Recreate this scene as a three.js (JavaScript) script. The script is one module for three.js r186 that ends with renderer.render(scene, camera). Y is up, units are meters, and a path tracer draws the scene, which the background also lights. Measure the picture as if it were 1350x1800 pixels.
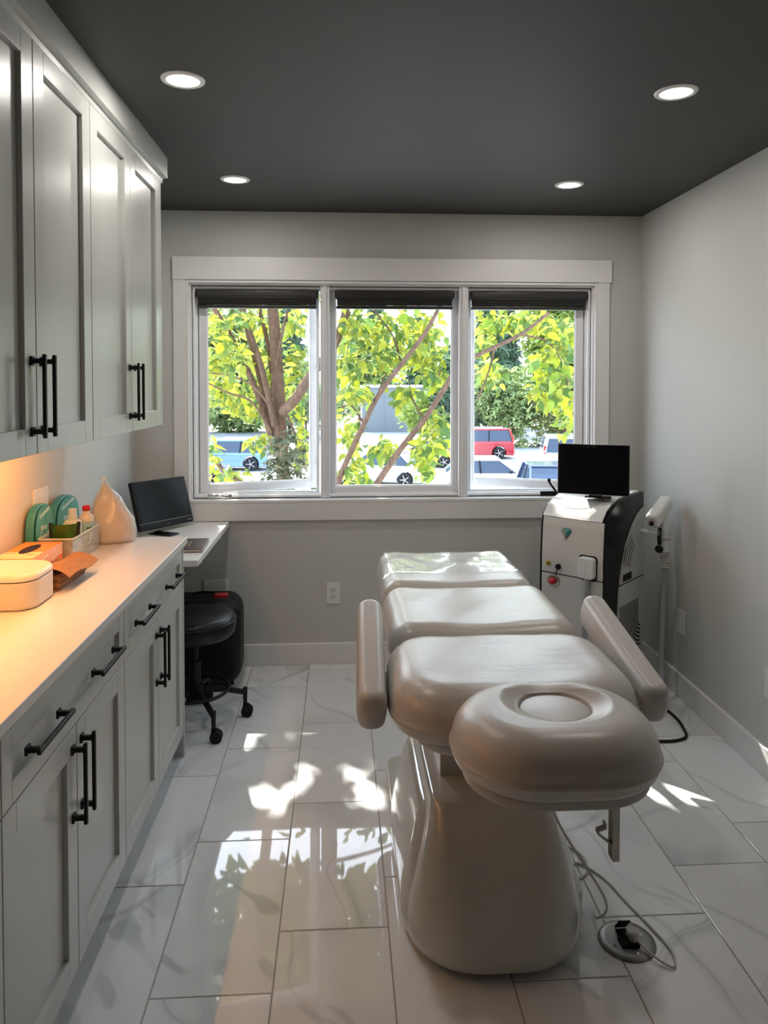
import * as THREE from 'three';
import { RoundedBoxGeometry } from 'three/addons/geometries/RoundedBoxGeometry.js';
import { mergeGeometries, mergeVertices, toCreasedNormals } from 'three/addons/utils/BufferGeometryUtils.js';
import { RectAreaLightUniformsLib } from 'three/addons/lights/RectAreaLightUniformsLib.js';

// ---------------------------------------------------------------- camera, sky, sun, exposure
RectAreaLightUniformsLib.init();
const scene = new THREE.Scene();
const renderer = new THREE.WebGLRenderer();
renderer.toneMapping = THREE.LinearToneMapping;
renderer.toneMappingExposure = 1.42;
renderer.shadowMap.enabled = true;

const D2R = Math.PI / 180;
const FOCAL = 1290, EYE = 1.53;
const camera = new THREE.PerspectiveCamera(2 * Math.atan(900 / FOCAL) / D2R, 1350 / 1800, 0.05, 400);
camera.position.set(0, EYE, 0);
camera.rotation.order = 'YXZ';
camera.rotation.set(-1.6 * D2R, -3.33 * D2R, 0);
camera.setViewOffset(1350, 1800, 0, 192, 1350, 1800);   // rising-front lens: verticals stay upright
scene.add(camera);

const SUN = new THREE.Vector3(-0.182, 0.746, -0.636).normalize();   // towards the sun
{ // clear summer sky: pale at the horizon, bluer overhead, a broad glow of haze round the sun
  const W = 256, H = 128, d = new Float32Array(W * H * 4);
  for (let j = 0; j < H; j++) for (let i = 0; i < W; i++) {
    const el = ((j + 0.5) / H - 0.5) * Math.PI, az = ((i + 0.5) / W - 0.5) * 2 * Math.PI, y = Math.sin(el);
    const cos = Math.cos(el) * Math.cos(az) * SUN.x + y * SUN.y + Math.cos(el) * Math.sin(az) * SUN.z, ang = Math.acos(Math.min(1, Math.max(-1, cos))) / D2R;
    const t = Math.sqrt(Math.max(0, y)), glow = 1.3 * Math.exp(-((ang / 32) ** 2)), k = (j * W + i) * 4;
    d[k] = 0.90 + (0.36 - 0.90) * t + glow; d[k + 1] = 0.98 + (0.56 - 0.98) * t + glow * 0.96; d[k + 2] = 1.06 + (0.86 - 1.06) * t + glow * 0.9; d[k + 3] = 1;
  }
  const tx = new THREE.DataTexture(d, W, H, THREE.RGBAFormat, THREE.FloatType);
  tx.mapping = THREE.EquirectangularReflectionMapping; tx.magFilter = THREE.LinearFilter; tx.needsUpdate = true;
  scene.background = tx; scene.backgroundIntensity = 4.0;
}

const sun = new THREE.DirectionalLight(new THREE.Color(1, 0.95, 0.86), 14);
sun.name = 'sun';
sun.target.position.set(0, 0, -3);
sun.position.copy(SUN).multiplyScalar(30).add(sun.target.position);
sun.castShadow = true;
sun.shadow.mapSize.set(4096, 4096);
Object.assign(sun.shadow.camera, { left: -14, right: 14, top: 14, bottom: -14, near: 1, far: 80 });
scene.add(sun, sun.target);

// ---------------------------------------------------------------- helpers
let seed = 12345;
const rnd = () => { seed = (seed + 0x6d2b79f5) | 0; let t = Math.imul(seed ^ (seed >>> 15), 1 | seed); t = (t + Math.imul(t ^ (t >>> 7), 61 | t)) ^ t; return ((t ^ (t >>> 14)) >>> 0) / 4294967296; };
const rr = (a, b) => a + (b - a) * rnd();
const V = (x, y, z) => new THREE.Vector3(x, y, z);
const smooth = (a, b, x) => { const t = Math.min(1, Math.max(0, (x - a) / (b - a))); return t * t * (3 - 2 * t); };
const lerp = (a, b, t) => a + (b - a) * t;
const taken = {};
function numbered(name) { const n = taken[name] || 0; taken[name] = n + 1; return n ? name + '_' + String(n).padStart(3, '0') : name; }
function tag(o, label, category, group, kind) {
  o.userData.label = label; o.userData.category = category;
  if (group) o.userData.group = group;
  if (kind) o.userData.kind = kind;
  return o;
}
function thing(name, label, category, pos = [0, 0, 0], turn = 0, group, kind) {
  const g = new THREE.Group(); g.name = numbered(name); g.position.set(...pos); g.rotation.y = turn; scene.add(g);
  return tag(g, label, category, group, kind);
}
// move / turn a geometry
function tr(g, x = 0, y = 0, z = 0, rx = 0, ry = 0, rz = 0) {
  if (rx || ry || rz) g.applyMatrix4(new THREE.Matrix4().makeRotationFromEuler(new THREE.Euler(rx, ry, rz, 'YXZ')));
  g.translate(x, y, z); return g;
}
const bx = (w, h, d, x = 0, y = 0, z = 0) => new THREE.BoxGeometry(w, h, d).translate(x, y, z);
const rb = (w, h, d, r = 0.002, x = 0, y = 0, z = 0, s = 2) => new RoundedBoxGeometry(w, h, d, s, Math.min(r, w / 2.01, h / 2.01, d / 2.01)).translate(x, y, z);
// box between two corners
const bc = (x0, y0, z0, x1, y1, z1, r = 0) => (r ? rb : (a, b, c, _, x, y, z) => bx(a, b, c, x, y, z))(Math.abs(x1 - x0), Math.abs(y1 - y0), Math.abs(z1 - z0), r, (x0 + x1) / 2, (y0 + y1) / 2, (z0 + z1) / 2);
const cyl = (r0, r1, h, x = 0, y = 0, z = 0, n = 24) => new THREE.CylinderGeometry(r1, r0, h, n).translate(x, y, z);
function tube(pts, r, n = 8, seg) {
  const c = new THREE.CatmullRomCurve3(pts.map((p) => (p.isVector3 ? p : V(...p))), false, 'centripetal');
  return new THREE.TubeGeometry(c, seg || Math.max(8, pts.length * 6), r, n, false);
}
// a limb: swept circle whose radius changes from r0 to r1
function limb(pts, r0, r1, n = 8, seg) {
  const c = new THREE.CatmullRomCurve3(pts.map((p) => (p.isVector3 ? p : V(...p))), false, 'centripetal'), S = seg || pts.length * 5;
  const g = new THREE.TubeGeometry(c, S, 1, n, false), P = g.attributes.position, N = g.attributes.normal;
  for (let i = 0; i <= S; i++) {
    const p = c.getPointAt(i / S), r = lerp(r0, r1, i / S);
    for (let j = 0; j <= n; j++) { const k = i * (n + 1) + j; P.setXYZ(k, p.x + N.getX(k) * r, p.y + N.getY(k) * r, p.z + N.getZ(k) * r); }
  }
  return g;
}
function bar(a, b, w, h, r = 0) {   // a bar of section w x h from a to b
  const A = V(...a), B = V(...b), L = A.distanceTo(B), g = r ? rb(w, h, L, r) : bx(w, h, L);
  g.applyQuaternion(new THREE.Quaternion().setFromRotationMatrix(new THREE.Matrix4().lookAt(B, A, V(0.0001, 1, 0))));
  return g.translate((A.x + B.x) / 2, (A.y + B.y) / 2, (A.z + B.z) / 2);
}
const lathe = (prof, n = 32) => new THREE.LatheGeometry(prof.map((p) => new THREE.Vector2(p[0], p[1])), n);
function extrude(points, depth, bevel = 0, seg = 2, holes = []) {
  const s = points instanceof THREE.Shape ? points : new THREE.Shape(points.map((p) => new THREE.Vector2(p[0], p[1])));
  for (const h of holes) s.holes.push(new THREE.Path(h.map((p) => new THREE.Vector2(p[0], p[1]))));
  return new THREE.ExtrudeGeometry(s, { depth, bevelEnabled: bevel > 0, bevelSize: bevel, bevelThickness: bevel, bevelSegments: seg, bevelOffset: -bevel, curveSegments: 10 });
}
// rounded-rectangle outline, the same number of points whatever the size
function outline(w, d, r, n = 6, m = 5) {
  const o = []; r = Math.max(0.001, Math.min(r, w / 2 - 1e-4, d / 2 - 1e-4));
  const cx = w / 2 - r, cz = d / 2 - r, C = [[cx, cz, 0], [-cx, cz, 90], [-cx, -cz, 180], [cx, -cz, 270]];
  for (let k = 0; k < 4; k++) {
    const [x, z, a] = C[k], [x2, z2, a2] = C[(k + 1) % 4];
    for (let i = 0; i <= n; i++) { const t = (a + 90 * i / n) * D2R; o.push([x + r * Math.cos(t), z + r * Math.sin(t)]); }
    const e = [x + r * Math.cos((a + 90) * D2R), z + r * Math.sin((a + 90) * D2R)], f = [x2 + r * Math.cos(a2 * D2R), z2 + r * Math.sin(a2 * D2R)];
    for (let i = 1; i < m; i++) o.push([lerp(e[0], f[0], i / m), lerp(e[1], f[1], i / m)]);
  }
  return o;
}
// skin over closed rings of points
function skin(rings, capA = true, capB = true) {
  const n = rings[0].length, pos = [], idx = [];
  for (const r of rings) for (const p of r) pos.push(p[0], p[1], p[2]);
  for (let i = 0; i + 1 < rings.length; i++) for (let j = 0; j < n; j++) {
    const a = i * n + j, b = i * n + (j + 1) % n, c = a + n, d = b + n;
    idx.push(a, c, b, b, c, d);
  }
  const cap = (k, flip) => {
    const r = rings[k], q = [0, 0, 0]; r.forEach((p) => p.forEach((v, i) => { q[i] += v / n; }));
    const at = pos.length / 3; pos.push(...q);
    for (let j = 0; j < n; j++) { const a = k * n + j, b = k * n + (j + 1) % n; flip ? idx.push(at, b, a) : idx.push(at, a, b); }
  };
  if (capA) cap(0, false);
  if (capB) cap(rings.length - 1, true);
  const g = new THREE.BufferGeometry();
  g.setAttribute('position', new THREE.Float32BufferAttribute(pos, 3)); g.setIndex(idx);
  g.computeVertexNormals();
  return g;
}
// an upholstered pad: rounded plan, rounded rims, domed top. base at y = 0, centred
function cushion({ w, d, h, r, e, eb = 0.02, top = () => 0, caps = 12, side = 0, c = [0, 0], n = 8, m = 8 }) {
  const rings = [], add = (inset, y, k = 1, cc = c) => rings.push(outline(w - 2 * inset, d - 2 * inset, r - inset, n, m).map(([x, z]) => {
    const X = cc[0] + (x - cc[0]) * k, Z = cc[1] + (z - cc[1]) * k, wt = Math.max(0, (y - (h - e)) / e);
    return [X, y + wt * top(X, Z), Z];
  }));
  for (let i = 1; i <= 3; i++) add(eb, 0, i / 3, [0, 0]);
  for (let i = 1; i <= 5; i++) { const t = i / 5 * Math.PI / 2; add(eb * (1 - Math.sin(t)), eb * (1 - Math.cos(t))); }
  for (let i = 1; i < 4; i++) add(-side * Math.sin(i / 4 * Math.PI), lerp(eb, h - e, i / 4));
  for (let i = 0; i <= 8; i++) { const t = i / 8 * Math.PI / 2; add(e * (1 - Math.cos(t)), h - e + e * Math.sin(t)); }
  for (let i = caps - 1; i >= 1; i--) add(e, h, i / caps);
  return skin(rings);
}
// planar metre coordinates by the way each triangle faces
function metreUV(g0) {
  const g = g0.index ? g0.toNonIndexed() : g0, P = g.attributes.position, uv = new Float32Array(P.count * 2), a = V(0, 0, 0), b = V(0, 0, 0), c = V(0, 0, 0);
  for (let i = 0; i < P.count; i += 3) {
    a.fromBufferAttribute(P, i); b.fromBufferAttribute(P, i + 1); c.fromBufferAttribute(P, i + 2);
    const n = b.clone().sub(a).cross(c.clone().sub(a)), ax = Math.abs(n.x), ay = Math.abs(n.y), az = Math.abs(n.z);
    [a, b, c].forEach((p, k) => {
      const q = ay >= ax && ay >= az ? [p.x, p.z] : ax >= az ? [p.z, p.y] : [p.x, p.y];
      uv[(i + k) * 2] = q[0]; uv[(i + k) * 2 + 1] = q[1];
    });
  }
  g.setAttribute('uv', new THREE.BufferAttribute(uv, 2));
  return g;
}
function join(list) {
  const gs = list.map((g) => { const q = g.index ? g.toNonIndexed() : g.clone(); for (const k of Object.keys(q.attributes)) if (!['position', 'normal', 'uv'].includes(k)) q.deleteAttribute(k); if (!q.attributes.normal) q.computeVertexNormals(); if (!q.attributes.uv) q.setAttribute('uv', new THREE.BufferAttribute(new Float32Array(q.attributes.position.count * 2), 2)); return q; });
  return gs.length === 1 ? gs[0] : mergeGeometries(gs);
}
// one named mesh from one or more geometries
function obj(name, geos, material, parent = scene, keepUV = false) {
  let g = join([].concat(geos));
  if (!keepUV) g = metreUV(g);
  const m = new THREE.Mesh(g, material);
  m.castShadow = m.receiveShadow = true;
  m.name = parent === scene ? numbered(name) : name;
  parent.add(m);
  return m;
}
function label(o, text) { o.userData.label = text; return o; }
function struct(name, geos, material, text, category) { return tag(obj(name, geos, material), text, category, null, 'structure'); }
// a further example of a thing, with its parts
function again(o, text, pos, turn) {
  const c = o.clone(); c.name = numbered(o.name.replace(/_\d{3}$/, '')); scene.add(c);
  c.userData = { ...o.userData, label: text };
  if (pos) c.position.set(...pos);
  if (turn !== undefined) c.rotation.y = turn;
  return c;
}
// the point at depth z that stands in the direction (u, v) of the survey photograph
const eyeTurn = new THREE.Quaternion().setFromEuler(new THREE.Euler(-1.6 * D2R, -3.33 * D2R, 0, 'YXZ'));
function at(u, v, z) {
  const d = V((u - 675) / FOCAL, -(v - 708) / FOCAL, -1).applyQuaternion(eyeTurn);
  return d.multiplyScalar(z / d.z).add(V(0, EYE, 0));
}

// ---------------------------------------------------------------- textures
function lattice(n, s) { const o = new Float32Array(n * n); let q = s; for (let i = 0; i < n * n; i++) { q = (q * 1664525 + 1013904223) >>> 0; o[i] = q / 4294967296; } return o; }
function noiseField(n, s) {   // tileable value noise over [0,1)
  const L = lattice(n, s);
  return (x, y) => {
    x = (x - Math.floor(x)) * n; y = (y - Math.floor(y)) * n;
    const i = Math.floor(x) % n, j = Math.floor(y) % n, fx = x - Math.floor(x), fy = y - Math.floor(y), u = fx * fx * (3 - 2 * fx), v = fy * fy * (3 - 2 * fy), i2 = (i + 1) % n, j2 = (j + 1) % n;
    return lerp(lerp(L[j * n + i], L[j * n + i2], u), lerp(L[j2 * n + i], L[j2 * n + i2], u), v);
  };
}
function fbm(base, oct, s) { const f = []; for (let k = 0; k < oct; k++) f.push(noiseField(base << k, s + k * 77)); return (x, y) => { let v = 0, a = 0.5, t = 0; for (const q of f) { v += a * q(x, y); t += a; a *= 0.5; } return v / t; }; }
function dataTex(n, fn, srgb, metres = 1) {
  const d = new Uint8Array(n * n * 4);
  for (let j = 0; j < n; j++) for (let i = 0; i < n; i++) { const c = fn((i + 0.5) / n, (j + 0.5) / n), k = (j * n + i) * 4; for (let q = 0; q < 3; q++) d[k + q] = Math.max(0, Math.min(255, Math.round((Array.isArray(c) ? c[q] : c) * 255))); d[k + 3] = 255; }
  const t = new THREE.DataTexture(d, n, n);
  t.wrapS = t.wrapT = THREE.RepeatWrapping; t.magFilter = THREE.LinearFilter; t.minFilter = THREE.LinearMipmapLinearFilter; t.generateMipmaps = true;
  if (srgb) t.colorSpace = THREE.SRGBColorSpace;
  t.repeat.set(1 / metres, 1 / metres); t.needsUpdate = true;
  return t;
}
const fine = fbm(16, 4, 5), coarse = fbm(4, 5, 91), warpA = fbm(3, 4, 301), warpB = fbm(3, 4, 777);
const paintBump = dataTex(512, (u, v) => 0.5 + 0.5 * (fine(u, v) - 0.5) + 0.3 * (coarse(u, v) - 0.5), false, 0.35);
const leatherBump = dataTex(512, (() => { const a = fbm(48, 3, 11), b = fbm(8, 3, 12); return (u, v) => 0.6 * Math.abs(a(u, v) - 0.5) * 2 + 0.25 * b(u, v); })(), false, 0.16);
const creaseBump = dataTex(512, (() => { const a = fbm(3, 4, 21), b = noiseField(40, 22), c = noiseField(7, 23); return (u, v) => { const w = Math.abs(a(u * 1 + 0.1 * c(v, u), v * 5) - 0.5) * 2; return 0.5 + 0.35 * Math.pow(1 - w, 6) * c(u, v) + 0.1 * b(u, v); }; })(), false, 0.5);
// polished marble-look porcelain: pale ground, soft clouds, thin branching grey veins
const veinTone = (() => {
  const c1 = fbm(2, 6, 401), m1 = fbm(3, 4, 404), m2 = fbm(4, 4, 406), d1 = fbm(2, 4, 402), d2 = fbm(3, 3, 403), g = fbm(24, 3, 405), dash = fbm(9, 3, 407), blot = fbm(7, 4, 408);
  // veins run aslant: crests of a warped plane wave, broken up by masks
  const vein = (p, w) => { const q = Math.abs(Math.sin(Math.PI * p)); return q < w ? 1 - q / w : 0; };
  return (u, v) => {
    const a = d1(u, v) - 0.5, b = d2(u, v) - 0.5, k = smooth(0.45, 0.68, m1(u, v)), k2 = smooth(0.48, 0.66, m2(u, v)), k3 = smooth(0.5, 0.7, m1(v, u));
    let t = 0.10 * smooth(0.42, 0.72, c1(u, v)) + 0.02 * (g(u, v) - 0.5);
    t += k * (0.14 * vein(2 * u + 3 * v + 2.2 * a, 0.25) ** 2 + 0.10 * vein(2 * u + 3 * v + 2.2 * a + 0.3 * b, 0.03));
    t += k2 * (0.09 * vein(5 * u - 3 * v + 1.6 * b + 1.2 * a, 0.22) ** 2 + 0.06 * vein(5 * u - 3 * v + 1.6 * b + 1.2 * a, 0.035));
    t += k3 * 0.05 * vein(7 * u + 6 * v + 2.5 * a - 2 * b, 0.05);
    t += 0.16 * smooth(0.66, 0.80, dash(u + v + 0.12 * a, 3 * (u - v) + 0.3 * b)) * smooth(0.40, 0.6, m2(v, u)) + 0.10 * smooth(0.6, 0.75, blot(u + 0.1 * b, v + 0.1 * a)) * k;
    return t;
  };
})();
const marbleMap = dataTex(2048, (u, v) => { const t = Math.min(0.62, veinTone(u, v)); return [0.915 - 0.80 * t, 0.922 - 0.775 * t, 0.93 - 0.75 * t]; }, true, 1);
const ceilingBump = paintBump;
const barkMap = dataTex(256, (() => { const a = fbm(4, 4, 51), b = fbm(16, 3, 52); return (u, v) => { const t = 0.6 * a(u * 3, v) + 0.4 * b(u, v); return [0.27 + 0.30 * t, 0.195 + 0.25 * t, 0.155 + 0.21 * t]; }; })(), true, 0.3);
const barkBump = dataTex(256, (() => { const a = fbm(6, 4, 53); return (u, v) => a(u * 3, v * 0.7); })(), false, 0.2);
const asphaltMap = dataTex(512, (() => { const a = fbm(32, 3, 61), b = fbm(4, 4, 62); return (u, v) => { const t = 0.62 + 0.16 * (a(u, v) - 0.5) + 0.14 * (b(u, v) - 0.5); return [t, t, t * 0.98]; }; })(), true, 6);
const kraftMap = dataTex(256, (() => { const a = fbm(32, 3, 71), b = fbm(4, 3, 72); return (u, v) => { const t = 0.9 + 0.2 * (a(u, v) - 0.5) + 0.1 * (b(u, v) - 0.5); return [0.70 * t, 0.52 * t, 0.37 * t]; }; })(), true, 0.2);

// flat print, drawn on a canvas
function print(w, h, draw) {
  const c = document.createElement('canvas'); c.width = w; c.height = h; const x = c.getContext('2d'); draw(x, w, h);
  const t = new THREE.CanvasTexture(c); t.colorSpace = THREE.SRGBColorSpace; t.magFilter = THREE.LinearFilter; return t;
}

// ---------------------------------------------------------------- materials
const PM = (o) => new THREE.MeshPhysicalMaterial(o);
const lin = (r, g, b) => new THREE.Color().setRGB(r, g, b);
const M = {
  wall: PM({ color: lin(0.60, 0.605, 0.58), roughness: 0.55, bumpMap: paintBump, bumpScale: 0.0006 }),
  ceiling: PM({ color: lin(0.033, 0.033, 0.030), roughness: 0.62, bumpMap: paintBump, bumpScale: 0.0008 }),
  trim: PM({ color: lin(0.82, 0.82, 0.81), roughness: 0.32 }),
  vinyl: PM({ color: lin(0.87, 0.87, 0.88), roughness: 0.25 }),
  cabinet: PM({ color: lin(0.54, 0.55, 0.525), roughness: 0.33, bumpMap: paintBump, bumpScale: 0.00012 }),
  counter: PM({ color: lin(0.80, 0.78, 0.76), roughness: 0.28 }),
  black: PM({ color: lin(0.009, 0.009, 0.009), roughness: 0.42, specularIntensity: 0.5 }),
  blackGloss: PM({ color: lin(0.006, 0.006, 0.007), roughness: 0.2, specularIntensity: 0.45 }),
  blackMatte: PM({ color: lin(0.010, 0.010, 0.011), roughness: 0.55, specularIntensity: 0.5 }),
  screen: PM({ color: lin(0.004, 0.004, 0.005), roughness: 0.06 }),
  screenMatte: PM({ color: lin(0.004, 0.004, 0.004), roughness: 0.22, specularIntensity: 0.22 }),
  tile: PM({ color: 0xffffff, map: marbleMap, roughness: 0.025, specularIntensity: 1, ior: 1.52 }),
  grout: PM({ color: lin(0.36, 0.355, 0.345), roughness: 0.85, bumpMap: paintBump, bumpScale: 0.0006 }),
  leather: PM({ color: lin(0.56, 0.525, 0.49), roughness: 0.31, bumpMap: leatherBump, bumpScale: 0.0003, clearcoat: 0.12, clearcoatRoughness: 0.35 }),
  leatherWorn: PM({ color: lin(0.56, 0.525, 0.49), roughness: 0.31, bumpMap: creaseBump, bumpScale: 0.0022, clearcoat: 0.12, clearcoatRoughness: 0.35 }),
  gelcoat: PM({ color: lin(0.56, 0.55, 0.51), roughness: 0.1, clearcoat: 0.6, clearcoatRoughness: 0.04 }),
  greige: PM({ color: lin(0.50, 0.475, 0.45), roughness: 0.4 }),
  steel: PM({ color: lin(0.46, 0.44, 0.41), metalness: 1, roughness: 0.32 }),
  brushed: PM({ color: lin(0.22, 0.21, 0.195), metalness: 1, roughness: 0.42 }),
  chrome: PM({ color: lin(0.75, 0.75, 0.75), metalness: 1, roughness: 0.12 }),
  brass: PM({ color: lin(0.75, 0.55, 0.12), metalness: 0.9, roughness: 0.3 }),
  film: PM({ color: 0xffffff, transmission: 1, thickness: 0, roughness: 0.06, ior: 1.5, bumpMap: creaseBump, bumpScale: 0.002 }),
  glass: PM({ color: 0xffffff, transmission: 1, thickness: 0, roughness: 0, ior: 1.5 }),
  clear: PM({ color: lin(0.93, 0.95, 0.96), transmission: 0.82, thickness: 0, roughness: 0.12, ior: 1.5 }),
  frosted: PM({ color: lin(0.80, 0.88, 0.88), transmission: 0.45, thickness: 0, roughness: 0.5 }),
  whitePlastic: PM({ color: lin(0.78, 0.78, 0.77), roughness: 0.28 }),
  offWhite: PM({ color: lin(0.66, 0.64, 0.60), roughness: 0.3 }),
  machineSide: PM({ color: lin(0.55, 0.55, 0.53), roughness: 0.35 }),
  hose: PM({ color: lin(0.33, 0.34, 0.35), roughness: 0.5 }),
  cordWhite: PM({ color: lin(0.55, 0.55, 0.53), roughness: 0.45 }),
  blind: PM({ color: lin(0.035, 0.034, 0.034), roughness: 0.32 }),
  blindCloth: PM({ color: lin(0.022, 0.021, 0.021), roughness: 0.8 }),
  vinylBlack: PM({ color: lin(0.008, 0.009, 0.012), roughness: 0.34, specularIntensity: 0.6, bumpMap: leatherBump, bumpScale: 0.0002 }),
  caseShell: PM({ color: lin(0.008, 0.010, 0.016), roughness: 0.45, specularIntensity: 0.5 }),
  caseRib: PM({ color: lin(0.022, 0.022, 0.024), roughness: 0.4 }),
  red: PM({ color: lin(0.55, 0.015, 0.02), roughness: 0.4 }),
  teal: PM({ color: lin(0.045, 0.27, 0.33), roughness: 0.35 }),
  tealDark: PM({ color: lin(0.02, 0.17, 0.20), roughness: 0.4 }),
  orange: PM({ color: lin(0.85, 0.27, 0.045), roughness: 0.5 }),
  kraft: PM({ color: 0xffffff, map: kraftMap, roughness: 0.85 }),
  kraftDark: PM({ color: lin(0.22, 0.12, 0.07), roughness: 0.9 }),
  lensGreen: PM({ color: lin(0.07, 0.17, 0.015), transmission: 0.6, thickness: 0, roughness: 0.08 }),
  pillow: PM({ color: lin(0.72, 0.66, 0.60), roughness: 0.8, bumpMap: creaseBump, bumpScale: 0.004 }),
  wrap: PM({ color: lin(0.95, 0.95, 0.95), transmission: 0.75, thickness: 0, roughness: 0.25, bumpMap: creaseBump, bumpScale: 0.006 }),
  maroon: PM({ color: lin(0.045, 0.016, 0.018), roughness: 0.4 }),
  gold: PM({ color: lin(0.55, 0.42, 0.2), roughness: 0.4, metalness: 0.5 }),
  glowDay: PM({ color: lin(0.9, 0.9, 0.9), emissive: lin(1, 0.96, 0.9), emissiveIntensity: 3.2, roughness: 0.6 }),
  glowWarm: PM({ color: lin(0.9, 0.8, 0.6), emissive: lin(1, 0.6, 0.28), emissiveIntensity: 3, roughness: 0.6 }),
};

// ---------------------------------------------------------------- room shell
const XL = -1.095, XR = 1.65, ZB = -3.97, ZF = 2.6, HC = 2.44, T = 0.16;
const OX0 = -0.81, OX1 = 1.39, OY0 = 0.89, OY1 = 2.06;     // window opening
struct('wall_left', bc(XL - T, -0.2, ZF + T, XL, HC + 0.1, ZB - T), M.wall, 'pale grey painted wall behind the grey cabinets', 'wall');
struct('wall_right', bc(XR, -0.2, ZF + T, XR + T, HC + 0.1, ZB - T), M.wall, 'pale grey painted bare wall beside the white laser machine', 'wall');
struct('wall_back', [bc(XL, -0.2, ZB - T, XR, OY0, ZB), bc(XL, OY1, ZB - T, XR, HC + 0.1, ZB), bc(XL, OY0, ZB - T, OX0, OY1, ZB), bc(OX1, OY0, ZB - T, XR, OY1, ZB)], M.wall, 'pale grey painted wall around the triple window', 'wall');
struct('wall_front', bc(XL, -0.2, ZF, XR, HC + 0.1, ZF + T), M.wall, 'pale grey painted wall opposite the triple window', 'wall');
struct('ceiling', bc(XL - T, HC, ZF + T, XR + T, HC + 0.14, ZB - T), M.ceiling, 'dark charcoal painted ceiling with recessed downlights', 'ceiling');

// floor: polished marble-look tiles in a third-step running pattern, grout between
const floor = struct('floor', bc(XL - T, -0.2, ZF + T, XR + T, -0.0018, ZB - T), M.grout, 'polished white marble-look tile floor with grey veins', 'floor');
{
  const PX = 0.3055, PZ = 0.6225, G = 0.0019, X0 = -0.4805;
  for (let i = -3; i <= 7; i++) {
    const xa = X0 + i * PX, xb = xa + PX, a = Math.max(xa + G, XL + 0.002), b = Math.min(xb - G, XR - 0.002);
    if (b - a < 0.01) continue;
    let joint = -1.81 - i * PZ / 3.0; joint -= Math.floor((joint - ZB) / PZ) * PZ;   // first joint in front of the back wall
    for (let z = joint - PZ; z < ZF; z += PZ) {
      const c = Math.max(z + G, ZB + 0.002), d = Math.min(z + PZ - G, ZF - 0.002);
      if (d - c < 0.01) continue;
      const w = b - a, l = d - c, e = 0.0012, g = new THREE.BufferGeometry();
      const p = [], q = [[-w / 2, -l / 2], [w / 2, -l / 2], [w / 2, l / 2], [-w / 2, l / 2]];
      for (const [k, y] of [[0, 0], [1, -e], [1, -0.009]]) for (const [x, zz] of q) p.push(x - (k ? 0 : Math.sign(x) * e), y, zz - (k ? 0 : Math.sign(zz) * e));
      const idx = [0, 2, 1, 0, 3, 2];
      for (let r = 0; r < 2; r++) for (let k = 0; k < 4; k++) { const A = r * 4 + k, B = r * 4 + (k + 1) % 4; idx.push(A, B, A + 4, B, B + 4, A + 4); }
      const S = 2.3, uo = rr(0, 1 - w / S), vo = rr(0, 1 - l / S), flip = rnd() < 0.5 ? 1 : -1;
      const uv = []; for (let k = 0; k < p.length; k += 3) uv.push(uo + (flip * p[k] + w / 2) / S, vo + (flip * p[k + 2] + l / 2) / S);
      g.setAttribute('position', new THREE.Float32BufferAttribute(p, 3)); g.setAttribute('uv', new THREE.Float32BufferAttribute(uv, 2)); g.setIndex(idx);
      const f = g.toNonIndexed(); f.computeVertexNormals();
      const m = obj('tile', f, M.tile, floor, true);
      m.position.set((a + b) / 2, 0, (c + d) / 2);
      m.rotation.set(rr(-1, 1) * 0.0011, 0, rr(-1, 1) * 0.0014);   // laid by hand, never dead level
    }
  }
}

// baseboards
const BH = 0.115, BT = 0.018;
struct('baseboard_back', rb(XR - XL - BT, BH, BT, 0.004, (XR + XL - BT) / 2, BH / 2, ZB + BT / 2), M.trim, 'white baseboard under the window wall', 'baseboard');
struct('baseboard_right', rb(BT, BH, ZF - ZB, 0.004, XR - BT / 2, BH / 2, (ZF + ZB) / 2), M.trim, 'white baseboard along the bare wall behind the bed', 'baseboard');
struct('baseboard_front', rb(XR - XL - BT, BH, BT, 0.004, (XR + XL - BT) / 2, BH / 2, ZF - BT / 2), M.trim, 'white baseboard opposite the window', 'baseboard');

// window casing: head, two sides, apron, inner sill and liner
const casing = thing('trim_1', 'wide white flat casing around the triple window', 'window trim', [0, 0, 0], 0, null, 'structure');
obj('head_casing', rb(2.365, 0.122, 0.028, 0.003, 0.294, 2.134, ZB + 0.014), M.trim, casing);
obj('side_casing', rb(0.068, 1.196, 0.02, 0.003, OX0 - 0.044, 1.477, ZB + 0.01), M.trim, casing);
obj('side_casing', rb(0.068, 1.196, 0.02, 0.003, OX1 + 0.044, 1.477, ZB + 0.01), M.trim, casing);
obj('apron', rb(2.35, 0.094, 0.022, 0.003, 0.294, 0.834, ZB + 0.011), M.trim, casing);
obj('sill_board', rb(OX1 - OX0 + 0.03, 0.02, 0.12, 0.006, (OX0 + OX1) / 2, OY0 + 0.0, ZB - 0.036), M.trim, casing);
obj('bead', [rb(OX1 - OX0 + 0.02, 0.014, 0.03, 0.004, (OX0 + OX1) / 2, OY1 + 0.004, ZB + 0.006), rb(0.014, OY1 - OY0, 0.03, 0.004, OX0 - 0.004, (OY0 + OY1) / 2, ZB + 0.006), rb(0.014, OY1 - OY0, 0.03, 0.004, OX1 + 0.004, (OY0 + OY1) / 2, ZB + 0.006)], M.trim, casing);
obj('liner', [bc(OX0, OY1 - 0.012, ZB - T, OX1, OY1, ZB + 0.001), bc(OX0, OY0, ZB - T, OX0 + 0.012, OY1 - 0.012, ZB + 0.001), bc(OX1 - 0.012, OY0, ZB - T, OX1, OY1 - 0.012, ZB + 0.001)], M.trim, casing);

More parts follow.
